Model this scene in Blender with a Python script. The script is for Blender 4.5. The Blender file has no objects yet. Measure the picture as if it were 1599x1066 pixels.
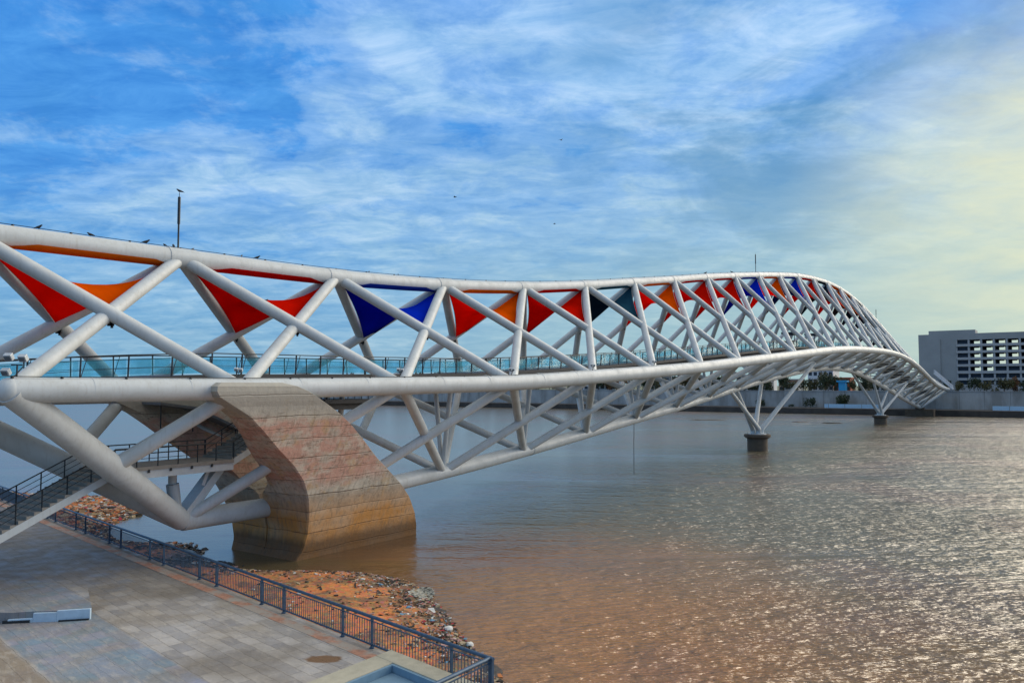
import bpy, bmesh, math, random
from mathutils import Vector, Matrix, noise
from math import radians as R, sin, cos, pi
random.seed(7)
scn = bpy.context.scene
COL = scn.collection
# ------------------------------------------------------------------ camera
EYE = 10.95                                  # eye height above the river, m
cam_d = bpy.data.cameras.new('camera'); cam = bpy.data.objects.new('camera', cam_d); COL.objects.link(cam)
cam.location = (0, 0, EYE); cam.rotation_euler = (R(90 + 3.2315), 0, 0)
cam_d.lens = 27.483; cam_d.sensor_width = 36; cam_d.clip_start = .1; cam_d.clip_end = 20000
scn.camera = cam
# ------------------------------------------------------------------ light
SUN_AZ, SUN_EL = R(62), R(24)                # azimuth clockwise from +Y
SD = Vector((sin(SUN_AZ) * cos(SUN_EL), cos(SUN_AZ) * cos(SUN_EL), sin(SUN_EL)))
sl = bpy.data.lights.new('sun', 'SUN'); sl.energy = 2.2; sl.angle = R(52); sl.color = (1, .86, .66)
so = bpy.data.objects.new('sun', sl); COL.objects.link(so); so.rotation_euler = SD.to_track_quat('Z', 'Y').to_euler()
scn.view_settings.view_transform = 'Standard'; scn.view_settings.look = 'None'
scn.view_settings.exposure = 0.45; scn.view_settings.gamma = 1
W = bpy.data.worlds.new('World'); scn.world = W; W.use_nodes = True


class NT:                                    # tiny node-tree helper
    def __init__(s, nt): s.nt = nt; s.n = nt.nodes; s.l = nt.links
    def new(s, t, ins=None, **kw):
        x = s.n.new(t)
        for k, v in kw.items(): setattr(x, k, v)
        for k, v in (ins or {}).items(): s.set(x.inputs[k], v)
        return x
    def set(s, sock, v):
        if isinstance(v, bpy.types.Node): v = v.outputs[0]
        if isinstance(v, bpy.types.NodeSocket): s.l.new(v, sock)
        else: sock.default_value = v
    def math(s, op, a, b=0., c=0., clamp=False):
        return s.new('ShaderNodeMath', {0: a, 1: b, 2: c}, operation=op, use_clamp=clamp).outputs[0]
    def vmath(s, op, a, b=(0, 0, 0)):
        x = s.new('ShaderNodeVectorMath', {0: a, 1: b}, operation=op)
        return x.outputs['Value'] if op in ('DOT_PRODUCT', 'LENGTH') else x.outputs[0]
    def mix(s, f, a, b, mode='MIX'):
        x = s.n.new('ShaderNodeMix'); x.data_type = 'RGBA'; x.blend_type = mode
        s.set(x.inputs[0], f); s.set(x.inputs[6], c4(a)); s.set(x.inputs[7], c4(b)); return x.outputs[2]
    def ramp(s, f, stops, interp='LINEAR'):
        x = s.n.new('ShaderNodeValToRGB'); s.set(x.inputs[0], f); r = x.color_ramp; r.interpolation = interp
        while len(r.elements) < len(stops): r.elements.new(.5)
        for e, (p, c) in zip(r.elements, stops):
            e.position = p; e.color = (c, c, c, 1) if isinstance(c, (int, float)) else c4(c)
        return x.outputs[0]
    def noise(s, vec, scale, detail=4., rough=.55, dist=0.):
        return s.new('ShaderNodeTexNoise', {'Vector': vec, 'Scale': scale, 'Detail': detail, 'Roughness': rough, 'Distortion': dist}).outputs[0]
    def mapr(s, v, a, b, c=0., d=1.):
        return s.new('ShaderNodeMapRange', {0: v, 1: a, 2: b, 3: c, 4: d}, clamp=True).outputs[0]


def c4(c):
    return (*c, 1) if isinstance(c, tuple) and len(c) == 3 else c


def build_world():
    t = NT(W.node_tree); t.n.clear()
    sky = t.n.new('ShaderNodeTexSky'); sky.sky_type = 'NISHITA'; sky.sun_disc = False
    sky.sun_elevation = SUN_EL; sky.sun_rotation = SUN_AZ; sky.air_density = 1.3; sky.dust_density = 1.0; sky.ozone_density = 3.0
    dirn = t.new('ShaderNodeTexCoord').outputs['Generated']
    nd = t.vmath('NORMALIZE', dirn)
    sep = t.new('ShaderNodeSeparateXYZ', {0: nd})
    zc = t.math('MAXIMUM', sep.outputs[2], 0.0)
    den = t.math('ADD', zc, .16)
    px = t.math('DIVIDE', sep.outputs[0], den); py = t.math('DIVIDE', sep.outputs[1], den)
    pv = t.new('ShaderNodeCombineXYZ', {0: px, 1: py, 2: 0.0}).outputs[0]
    # base: Nishita pushed to the saturated blue of the day
    hs = t.new('ShaderNodeHueSaturation', {'Saturation': 1.5, 'Value': 1.0, 'Color': sky.outputs[0]})
    base = t.mix(1.0, hs.outputs[0], (.80, .98, 1.12), 'MULTIPLY')
    lp = t.mix(t.mapr(zc, 0.0, .22), (1.5, 3.1, 4.7), (.70, 2.45, 5.7))          # even daylight veil of thin high cloud
    lpm = t.mix(t.mapr(zc, .16, .50), lp, (.36, 1.95, 5.6))
    base = t.mix(.88, base, lpm)

    def lobe(x, y, a, b):                    # 1 in the direction (x, y in degrees right, up), 0 beyond b degrees
        g = Vector((sin(R(x)) * cos(R(y)), cos(R(x)) * cos(R(y)), sin(R(y))))
        return t.mapr(t.vmath('DOT_PRODUCT', nd, tuple(g)), cos(R(b)), cos(R(a)))
    # clouds
    n1 = t.noise(pv, 1.1, 9., .60, .35)
    n2 = t.noise(t.vmath('ADD', pv, (7.3, 2.1, 0)), 3.6, 8., .62, .5)
    st = t.vmath('MULTIPLY', pv, (1.0, 2.6, 1.0))
    n3 = t.noise(t.vmath('ADD', st, (3.3, 9.7, 0)), .9, 6., .55, .2)
    n4 = t.noise(t.vmath('ADD', pv, (17.3, 1.1, 0)), 11., 6., .65, .3)
    cover = t.math('ADD', t.math('MULTIPLY', n1, .46), t.math('ADD', t.math('MULTIPLY', n2, .28), t.math('ADD', t.math('MULTIPLY', n3, .24), t.math('MULTIPLY', n4, .13))))
    side = t.mapr(px, -1.7, .6, -.025, .02)
    cover = t.math('ADD', cover, side)
    for (x, y, a, b, k) in ((11, 26, 2, 15, .085), (-8, 17, 1, 9, .06), (14, 12, 1, 10, .045), (22, 29, 1, 9, .05), (-30, 27, 3, 14, -.045), (-16, 9, 2, 12, .03)):
        cover = t.math('ADD', cover, t.math('MULTIPLY', lobe(x, y, a, b), k))
    cm = t.ramp(cover, [(.505, 0.), (.575, .45), (.66, 1.)], 'EASE')
    cloudc = t.mix(t.mapr(zc, .05, .45), (2.9, 4.4, 5.5), (3.0, 4.7, 6.8))
    col = t.mix(t.math('MULTIPLY', cm, .82), base, cloudc)
    mot = t.mapr(t.noise(t.vmath('MULTIPLY', t.vmath('ADD', pv, (31, 4, 0)), (1., 1.7, 1.)), 4.2, 8., .68, .5), .36, .64, .82, 1.16)
    col = t.mix(1., col, t.new('ShaderNodeCombineXYZ', {0: t.math('POWER', mot, 1.9), 1: mot, 2: t.math('POWER', mot, .45)}).outputs[0], 'MULTIPLY')
    # darker teal cloud bases, mostly to the upper right
    dk = t.ramp(t.noise(t.vmath('ADD', pv, (-4.1, 5.2, 0)), 1.7, 7., .62, .4), [(.44, 0.), (.62, 1.)], 'EASE')
    dkm = t.math('MULTIPLY', dk, t.math('ADD', t.math('MULTIPLY', lobe(20, 20, 3, 17), .55), .16))
    col = t.mix(dkm, col, (.38, 1.75, 3.7))
    # warm light spread through the cloud around the sun
    g1 = t.math('POWER', lobe(42, 9, 4, 23), 1.3)
    gb = t.mapr(t.noise(t.vmath('ADD', pv, (1.1, 1.9, 0)), 2.4, 7., .62, .3), .3, .62, .45, 1.05)
    gm = t.math('MULTIPLY', t.math('MULTIPLY', g1, gb), t.mapr(zc, .50, .30), clamp=True)
    g2 = t.math('MULTIPLY', lobe(40, 2, 8, 52), t.mapr(zc, .33, .02))
    col = t.mix(t.math('MULTIPLY', g2, .85), col, (3.5, 4.45, 3.5))
    col = t.mix(gm, col, (5.9, 6.0, 4.1))
    hz2 = t.mapr(zc, .26, 0.0)
    col = t.mix(t.math('MULTIPLY', t.math('POWER', hz2, 1.5), .40), col, (2.0, 3.5, 4.6))
    # unseen pale zenith, added to brighten and neutralise light on the ground
    col = t.mix(t.mapr(zc, .47, .72), col, (5.4, 5.6, 5.6))
    bg = t.new('ShaderNodeBackground', {0: col, 1: .105})
    t.l.new(bg.outputs[0], t.new('ShaderNodeOutputWorld').inputs[0])


build_world()
# ------------------------------------------------------------------ bridge frame: s along, q across (+ = away), z up
TH = .61510
DV = Vector((sin(TH), cos(TH), 0)); NV = Vector((-cos(TH), sin(TH), 0)); DQ = 42.908


def P(s, q, z): return DV * s + NV * (DQ + q) + Vector((0, 0, z))


ET = Vector((-.7137, .7004, 0)); EV = Vector((.7004, .7137, 0)); E0 = Vector((-.35, 24.6, 0))


def Q(t, v, z): return E0 + ET * t + EV * v + Vector((0, 0, z))      # near quay: t along the edge, v towards the river


# ------------------------------------------------------------------ materials
MATS = {}


def mat(name, base, rough=.5, metal=0., var=.12, nscale=3., bump=0., bscale=20., spec=.5, fn=None):
    m = bpy.data.materials.new(name); m.use_nodes = True; t = NT(m.node_tree)
    b = t.n['Principled BSDF']
    tc = t.new('ShaderNodeTexCoord'); geo = t.new('ShaderNodeNewGeometry')
    pos = geo.outputs['Position']
    b.inputs['Roughness'].default_value = rough; b.inputs['Metallic'].default_value = metal
    b.inputs['Specular IOR Level'].default_value = spec
    n = t.noise(pos, nscale, 6., .6)
    f = t.mapr(n, .3, .7, 1 - var, 1 + var)
    col = t.mix(1.0, base, t.new('ShaderNodeCombineXYZ', {0: f, 1: f, 2: f}).outputs[0], 'MULTIPLY')
    if fn: col = fn(t, pos, col, b) or col
    t.set(b.inputs['Base Color'], col)
    if bump:
        bn = t.noise(pos, bscale, 5., .6)
        t.set(b.inputs['Normal'], t.new('ShaderNodeBump', {'Strength': bump, 'Distance': .05, 'Height': bn}).outputs[0])
    MATS[name] = m; return m


def f_white(t, pos, col, b):
    # weathered white paint: pale grime where water runs, rust freckles
    g = t.ramp(t.noise(pos, .8, 8., .7, .6), [(.45, 0.), (.75, 1.)])
    col = t.mix(t.math('MULTIPLY', g, .38), col, (.33, .32, .27))
    sx = t.vmath('MULTIPLY', pos, (6, 6, .5))
    st = t.ramp(t.noise(sx, 1.2, 6., .6), [(.52, 0.), (.72, 1.)])
    col = t.mix(t.math('MULTIPLY', st, .28), col, (.33, .30, .25))
    r = t.ramp(t.noise(pos, 7., 6., .7), [(.70, 0.), (.76, 1.)])
    col = t.mix(t.math('MULTIPLY', r, .35), col, (.25, .14, .07))
    t.set(b.inputs['Roughness'], t.mapr(g, 0, 1, .42, .65))
    return col


mat('white_paint', (.55, .575, .57), .5, var=.06, nscale=.5, bump=.05, bscale=6., spec=.38, fn=f_white)


def f_conc(t, pos, col, b):
    # board marks in the pour, red and ochre staining, wet band at the waterline
    sep = t.new('ShaderNodeSeparateXYZ', {0: pos}); z = sep.outputs[2]
    zz = t.math('MULTIPLY', t.math('ADD', z, t.math('MULTIPLY', t.noise(pos, .22, 5., .55), .42)), 1.15)
    zz = t.math('ADD', zz, t.math('MULTIPLY', t.math('SINE', t.math('MULTIPLY', zz, 1.9)), .22))
    fr = t.math('FRACT', zz); li = t.math('FLOOR', zz)
    line = t.ramp(fr, [(.0, 1.), (.012, 1.), (.05, 0.), (.975, 0.), (1., 1.)])
    brk = t.ramp(t.noise(t.vmath('MULTIPLY', pos, (1, 1, 2)), .75, 6., .65), [(.47, 0.), (.58, 1.)])
    wn = t.new('ShaderNodeTexWhiteNoise', {'W': li}, noise_dimensions='1D').outputs[0]
    lift = t.mapr(t.math('ADD', wn, t.math('MULTIPLY', t.noise(t.vmath('MULTIPLY', pos, (.5, .5, 1.6)), .9, 5., .6), 1.1)), .55, 1.55, .74, 1.16)
    col = t.mix(1., col, t.new('ShaderNodeCombineXYZ', {0: lift, 1: lift, 2: lift}).outputs[0], 'MULTIPLY')
    zr = t.math('ADD', z, t.math('MULTIPLY', t.math('SUBTRACT', t.noise(pos, .5, 4., .6), .5), 2.2))
    pk = t.math('MULTIPLY', t.mapr(zr, 9.2, 8.7), t.mapr(zr, 4.6, 5.4))
    red = t.ramp(t.math('ADD', t.noise(t.vmath('MULTIPLY', pos, (.4, .4, 1.)), 1.1, 7., .66), t.math('MULTIPLY', wn, .10)), [(.44, .15), (.60, 1.)], 'EASE')
    col = t.mix(t.math('MULTIPLY', t.math('MULTIPLY', red, pk), .80), col, (.53, .26, .19))
    oc = t.ramp(t.noise(t.vmath('ADD', pos, (3, 3, 3)), .75, 5., .6), [(.55, 0.), (.66, 1.)], 'EASE')
    col = t.mix(t.math('MULTIPLY', oc, .5), col, (.52, .33, .14))
    ck = t.ramp(t.noise(t.vmath('MULTIPLY', pos, (1.2, 1.2, 5.)), 1.3, 8., .72, .6), [(.57, 0.), (.63, 1.)])
    col = t.mix(t.math('MULTIPLY', ck, .68), col, (.13, .09, .065))
    bl = t.ramp(t.noise(pos, 1.7, 7., .7), [(.55, 0.), (.62, 1.)])
    col = t.mix(t.math('MULTIPLY', bl, .5), col, (.58, .52, .40))
    och = t.math('MULTIPLY', t.mapr(z, 4.3, 2.6), t.mapr(t.noise(pos, .7, 5., .6), .3, .6, .55, 1.))
    col = t.mix(och, col, (.54, .255, .07))
    col = t.mix(t.math('MULTIPLY', t.math('MULTIPLY', line, brk), .66), col, (.10, .065, .045))
    sx = t.vmath('MULTIPLY', pos, (3, 3, .25))
    dr = t.ramp(t.noise(sx, 1.6, 6., .65), [(.50, 0.), (.66, 1.)])
    col = t.mix(t.math('MULTIPLY', dr, .50), col, (.17, .13, .09))
    top = t.mapr(z, 9.0, 9.8)
    col = t.mix(t.math('MULTIPLY', top, .8), col, (.37, .35, .30))
    wet = t.mapr(t.math('ADD', z, t.math('MULTIPLY', t.noise(pos, 2., 3., .5), .5)), 1.75, 1.2)
    col = t.mix(t.math('MULTIPLY', wet, .75), col, (.085, .045, .02))
    h = t.math('SUBTRACT', t.math('MULTIPLY', t.noise(pos, 4., 8., .65), .6), t.math('MULTIPLY', line, .8))
    t.set(b.inputs['Normal'], t.new('ShaderNodeBump', {'Strength': .6, 'Distance': .09, 'Height': h}).outputs[0])
    return col


mat('concrete', (.52, .465, .375), .85, var=.22, nscale=1.4, fn=f_conc)
mat('far_concrete', (.30, .31, .32), .9, var=.14, nscale=.3)


def f_panels(t, pos, col, b):
    q = t.vmath('DOT_PRODUCT', pos, tuple(NV)); fr = t.math('FRACT', t.math('MULTIPLY', q, 1 / 8.))
    ln = t.ramp(fr, [(0., 1.), (.02, 1.), (.04, 0.), (1., 0.)])
    col = t.mix(t.math('MULTIPLY', ln, .5), col, (.12, .12, .12))
    g = t.ramp(t.noise(t.vmath('MULTIPLY', pos, (.25, .25, .06)), 1., 6., .6), [(.42, 0.), (.62, 1.)])
    return t.mix(t.math('MULTIPLY', g, .6), col, (.17, .16, .14))


mat('wall_concrete', (.38, .385, .375), .9, var=.16, nscale=.12, fn=f_panels)
mat('quay_dark', (.055, .048, .042), .9, var=.35, nscale=.3)
mat('dark_concrete', (.105, .075, .05), .85, var=.25, nscale=1.2, bump=.4)
mat('grey_steel', (.22, .24, .26), .5, .3, var=.15)
mat('dark_steel', (.035, .04, .045), .45, .5, var=.2)
mat('rail_blue', (.040, .085, .145), .45, .2, var=.25, nscale=6.)
mat('deck_edge', (.035, .037, .04), .6, var=.2)
mat('stair_stone', (.28, .25, .21), .8, var=.2, nscale=2.)
mat('black_feather', (.012, .012, .014), .5, var=.3, nscale=30.)
mat('beak_horn', (.06, .05, .04), .5)
mat('lamp_grey', (.50, .54, .57), .35, .2)
mat('lamp_glass', (.10, .13, .16), .1)
mat('cable_black', (.015, .017, .02), .6)
mat('coping', (.40, .37, .28), .8, var=.14, nscale=2.5, bump=.3)
mat('blue_paint', (.16, .27, .36), .5, var=.1)
mat('ledge_stone', (.42, .54, .64), .7, var=.12, nscale=3.)
def f_kerb(t, pos, col, b):
    k = t.ramp(t.noise(pos, .9, 4., .6), [(.44, 0.), (.56, 1.)])
    return t.mix(k, (.30, .26, .22), col)


mat('kerb_tile', (.34, .17, .11), .8, var=.35, nscale=5., bump=.4, fn=f_kerb)
mat('dead_reed', (.20, .15, .07), .8)
mat('bldg_grey', (.30, .305, .30), .85, var=.12, nscale=.12)
mat('bldg_frame', (.38, .38, .38), .8, var=.1)
mat('bldg_dark', (.028, .042, .062), .8, var=.2)
mat('bldg_pale', (.60, .62, .64), .8, var=.08)
mat('blind_pale', (.80, .84, .86), .6, var=.08, nscale=1.)
mat('bldg_beige', (.40, .33, .24), .8, var=.1)
mat('roof_red', (.42, .10, .05), .8, var=.2)
mat('tarp_blue', (.03, .30, .55), .5)
mat('hoarding_blue', (.38, .58, .74), .6, var=.1)
mat('bark', (.07, .05, .035), .9, var=.3)
mat('mud_dark', (.05, .035, .022), .5, var=.4, nscale=2., bump=.6)


def fabric(name, c):
    m = bpy.data.materials.new(name); m.use_nodes = True; t = NT(m.node_tree); b = t.n['Principled BSDF']
    pos = t.new('ShaderNodeNewGeometry').outputs['Position']
    f = t.mapr(t.noise(pos, .7, 4., .5), .3, .7, .9, 1.08)
    col = t.mix(1., c, t.new('ShaderNodeCombineXYZ', {0: f, 1: f, 2: f}).outputs[0], 'MULTIPLY')
    t.set(b.inputs['Base Color'], col); b.inputs['Roughness'].default_value = .65; b.inputs['Specular IOR Level'].default_value = .0
    tr = t.new('ShaderNodeBsdfTranslucent', {0: col})
    mx = t.new('ShaderNodeMixShader', {0: .60, 1: b.outputs[0], 2: tr.outputs[0]})
    t.l.new(mx.outputs[0], t.n['Material Output'].inputs[0]); MATS[name] = m


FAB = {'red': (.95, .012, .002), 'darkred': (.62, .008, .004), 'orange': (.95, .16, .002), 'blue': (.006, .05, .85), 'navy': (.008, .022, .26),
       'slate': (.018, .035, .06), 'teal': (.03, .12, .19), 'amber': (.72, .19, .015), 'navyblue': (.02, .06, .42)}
for k, c in FAB.items(): fabric('fabric_' + k, c)


def glass(name, c, fac):
    m = bpy.data.materials.new(name); m.use_nodes = True; t = NT(m.node_tree); b = t.n['Principled BSDF']
    b.inputs['Base Color'].default_value = c4(c); b.inputs['Roughness'].default_value = .12
    tr = t.new('ShaderNodeBsdfTransparent', {0: (.80, .95, 1., 1)}); pos = t.new('ShaderNodeNewGeometry').outputs['Position']
    fac = t.mapr(t.noise(pos, .55, 4., .6), .38, .62, fac * .35, fac * 1.9)
    mx = t.new('ShaderNodeMixShader', {0: fac, 1: tr.outputs[0], 2: b.outputs[0]})
    t.l.new(mx.outputs[0], t.n['Material Output'].inputs[0]); MATS[name] = m


glass('teal_glass', (.10, .45, .56), .17)


def water_mat():
    m = bpy.data.materials.new('river_water'); m.use_nodes = True; t = NT(m.node_tree); b = t.n['Principled BSDF']
    pos = t.new('ShaderNodeNewGeometry').outputs['Position']
    big = t.noise(pos, .035, 4., .55)
    red = t.ramp(t.noise(t.vmath('ADD', pos, (40, 13, 0)), .045, 5., .6, .6), [(.50, 0.), (.60, 1.)], 'EASE')
    col = t.mix(t.mapr(big, .35, .65), (.125, .088, .040), (.105, .088, .048))
    pl = t.vmath('LENGTH', t.vmath('MULTIPLY', t.vmath('SUBTRACT', pos, (5., 34., 0)), (1., .62, 0)))      # silt plume off the shore
    plm = t.mapr(t.math('ADD', pl, t.math('MULTIPLY', t.noise(pos, .12, 5., .6), 14.)), 26., 10.)
    col = t.mix(plm, col, (.34, .135, .018))
    col = t.mix(t.math('MULTIPLY', red, .30), col, (.20, .075, .05))
    t.set(b.inputs['Base Color'], col)
    b.inputs['Roughness'].default_value = .21; b.inputs['IOR'].default_value = 1.6; b.inputs['Specular IOR Level'].default_value = .85
    # wind ripples: crests run roughly along x, finer ones on top; calm patches between
    def wave(rot, sx, sy, det, off):         # noise stretched along the crests, sy = features per metre across them
        a = t.new('ShaderNodeMapping', {'Vector': pos, 'Location': off, 'Rotation': (0, 0, R(rot)), 'Scale': (sx, sy, 1)})
        return t.noise(a, 1., det, .5, .35)
    calm = t.ramp(t.noise(t.vmath('MULTIPLY', pos, (.35, 1.5, 1)), .030, 5., .6, .3), [(.36, .16), (.56, 1.)])
    xs = t.new('ShaderNodeSeparateXYZ', {0: pos})
    # the inlet behind the pier and the lee of the bridge are sheltered
    shel = t.mapr(t.math('SUBTRACT', xs.outputs[0], t.math('MULTIPLY', xs.outputs[1], .20)), -22., 2., .05, 1.)
    far = t.mapr(xs.outputs[1], 60., 200., 1., .55)
    h = t.math('MULTIPLY', wave(20, 1.9, 4.2, 2.5, (0, 0, 0)), .15)
    for (rot, sx, sy, amp, off) in ((-10, 1.0, 2.1, .25, (3, 7, 0)), (13, .50, 1.0, .34, (9, 1, 0)), (-4, .20, .42, .42, (1, 5, 0))):
        h = t.math('ADD', h, t.math('MULTIPLY', wave(rot, sx, sy, 2., off), amp))
    h = t.math('MULTIPLY', t.math('MULTIPLY', h, calm), t.math('MULTIPLY', shel, far))
    t.set(b.inputs['Normal'], t.new('ShaderNodeBump', {'Strength': 1., 'Distance': 2.1, 'Height': h}).outputs[0])
    MATS['river_water'] = m


water_mat()


def paving_mat():
    m = bpy.data.materials.new('stone_paving'); m.use_nodes = True; t = NT(m.node_tree); b = t.n['Principled BSDF']
    pos = t.new('ShaderNodeNewGeometry').outputs['Position']
    rel = t.vmath('SUBTRACT', pos, tuple(E0))
    tt = t.vmath('DOT_PRODUCT', rel, tuple(ET)); vv = t.vmath('DOT_PRODUCT', rel, tuple(EV))
    wob = t.math('MULTIPLY', t.noise(pos, .5, 3., .5), .25)
    wx = t.math('MULTIPLY', t.math('SUBTRACT', t.noise(pos, 1.3, 3., .5), .5), .16); wy = t.math('MULTIPLY', t.math('SUBTRACT', t.noise(t.vmath('ADD', pos, (5, 5, 0)), 1.3, 3., .5), .5), .16)
    bv = t.new('ShaderNodeCombineXYZ', {0: t.math('ADD', tt, wx), 1: t.math('ADD', vv, wy), 2: 0.}).outputs[0]
    br = t.new('ShaderNodeTexBrick', {'Vector': bv, 'Color1': (.43, .405, .38, 1), 'Color2': (.23, .225, .235, 1), 'Mortar': (.20, .18, .16, 1),
                                      'Scale': 1.0, 'Mortar Size': .010, 'Mortar Smooth': .5, 'Bias': -.1, 'Brick Width': 1.05, 'Row Height': .52})
    br2 = t.new('ShaderNodeTexBrick', {'Vector': bv, 'Color1': (.17, .26, .33, 1), 'Color2': (.27, .28, .36, 1), 'Mortar': (.18, .20, .23, 1),
                                       'Scale': 1.0, 'Mortar Size': .012, 'Mortar Smooth': .3, 'Bias': 0., 'Brick Width': .9, 'Row Height': .9})
    v2 = t.math('ADD', vv, wob)
    band = t.math('MULTIPLY', t.mapr(v2, -5.70, -5.60, 1., 0.), t.mapr(v2, -9.20, -9.1, 0., 1.))
    col = t.mix(band, br.outputs[0], br2.outputs[0])
    brown = t.mapr(v2, -9.2, -9.35, 0., 1.)
    col = t.mix(t.math('MULTIPLY', brown, .75), col, (.24, .165, .10))
    g = t.ramp(t.noise(pos, .35, 7., .62, .5), [(.38, 0.), (.62, 1.)])
    col = t.mix(t.math('MULTIPLY', g, .62), col, (.25, .205, .145))
    sk = t.ramp(t.noise(t.vmath('MULTIPLY', bv, (1.2, 4.5, 1)), .9, 7., .68, .5), [(.50, 0.), (.66, 1.)])
    col = t.mix(t.math('MULTIPLY', sk, .42), col, (.50, .45, .38))
    g2 = t.ramp(t.noise(t.vmath('ADD', pos, (9, 3, 0)), .16, 5., .6), [(.50, 0.), (.63, 1.)])
    col = t.mix(t.math('MULTIPLY', g2, .5), col, (.13, .11, .085))
    # shade under the bridge, painted into the paving towards the stair foot
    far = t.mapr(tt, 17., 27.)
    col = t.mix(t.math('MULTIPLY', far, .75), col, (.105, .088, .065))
    # mud puddle stain
    pd = t.vmath('LENGTH', t.vmath('MULTIPLY', t.vmath('SUBTRACT', pos, (-6.55, 27.95, 1.4)), (1., 1.6, 0)))
    pdm = t.mapr(t.math('ADD', pd, t.math('MULTIPLY', t.noise(pos, 2.5, 3., .5), .5)), .95, .80)
    col = t.mix(pdm, col, (.16, .085, .035))
    t.set(b.inputs['Base Color'], col)
    t.set(b.inputs['Roughness'], t.mapr(t.noise(pos, 1.2, 4., .5), .35, .65, .45, .8))
    h = t.math('ADD', t.math('MULTIPLY', t.noise(pos, 5., 6., .6), .5), t.math('MULTIPLY', br.outputs[1], -.6))
    t.set(b.inputs['Normal'], t.new('ShaderNodeBump', {'Strength': .8, 'Distance': .07, 'Height': h}).outputs[0])
    MATS['stone_paving'] = m


paving_mat()


def shore_mat():
    m = bpy.data.materials.new('shore_soil'); m.use_nodes = True; t = NT(m.node_tree); b = t.n['Principled BSDF']
    pos = t.new('ShaderNodeNewGeometry').outputs['Position']; xs = t.new('ShaderNodeSeparateXYZ', {0: pos}); z = xs.outputs[2]
    n = t.noise(pos, .55, 6., .62, .4); n2 = t.noise(pos, 3.5, 6., .7)
    col = t.mix(t.ramp(n, [(.42, 0.), (.55, 1.)]), (.18, .10, .05), (.56, .19, .055))
    col = t.mix(t.ramp(n2, [(.52, 0.), (.64, .8)]), col, (.30, .21, .13))
    v = t.new('ShaderNodeTexVoronoi', {'Vector': pos, 'Scale': 5.}).outputs['Color']
    col = t.mix(.25, col, v, 'OVERLAY')
    col = t.mix(t.mapr(z, .44, .16), col, (.030, .018, .009))
    t.set(b.inputs['Base Color'], col); t.set(b.inputs['Roughness'], t.mapr(z, .1, .5, .35, .9))
    t.set(b.inputs['Normal'], t.new('ShaderNodeBump', {'Strength': .8, 'Distance': .12, 'Height': n2}).outputs[0])
    MATS['shore_soil'] = m


shore_mat()
mat('far_ground', (.11, .12, .07), .95, var=.35, nscale=.03)
mat('river_bed', (.06, .04, .02), .95)


def leaf_mat(name, c, c2):
    m = bpy.data.materials.new(name); m.use_nodes = True; t = NT(m.node_tree); b = t.n['Principled BSDF']
    pos = t.new('ShaderNodeNewGeometry').outputs['Position']
    t.set(b.inputs['Base Color'], t.mix(t.mapr(t.noise(pos, .6, 4., .6), .35, .65), c, c2)); b.inputs['Roughness'].default_value = .7
    MATS[name] = m


leaf_mat('leaf_dark', (.018, .030, .012), (.045, .065, .022)); leaf_mat('leaf_olive', (.05, .055, .018), (.12, .10, .035))
leaf_mat('leaf_rust', (.12, .045, .015), (.22, .10, .03))


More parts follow.
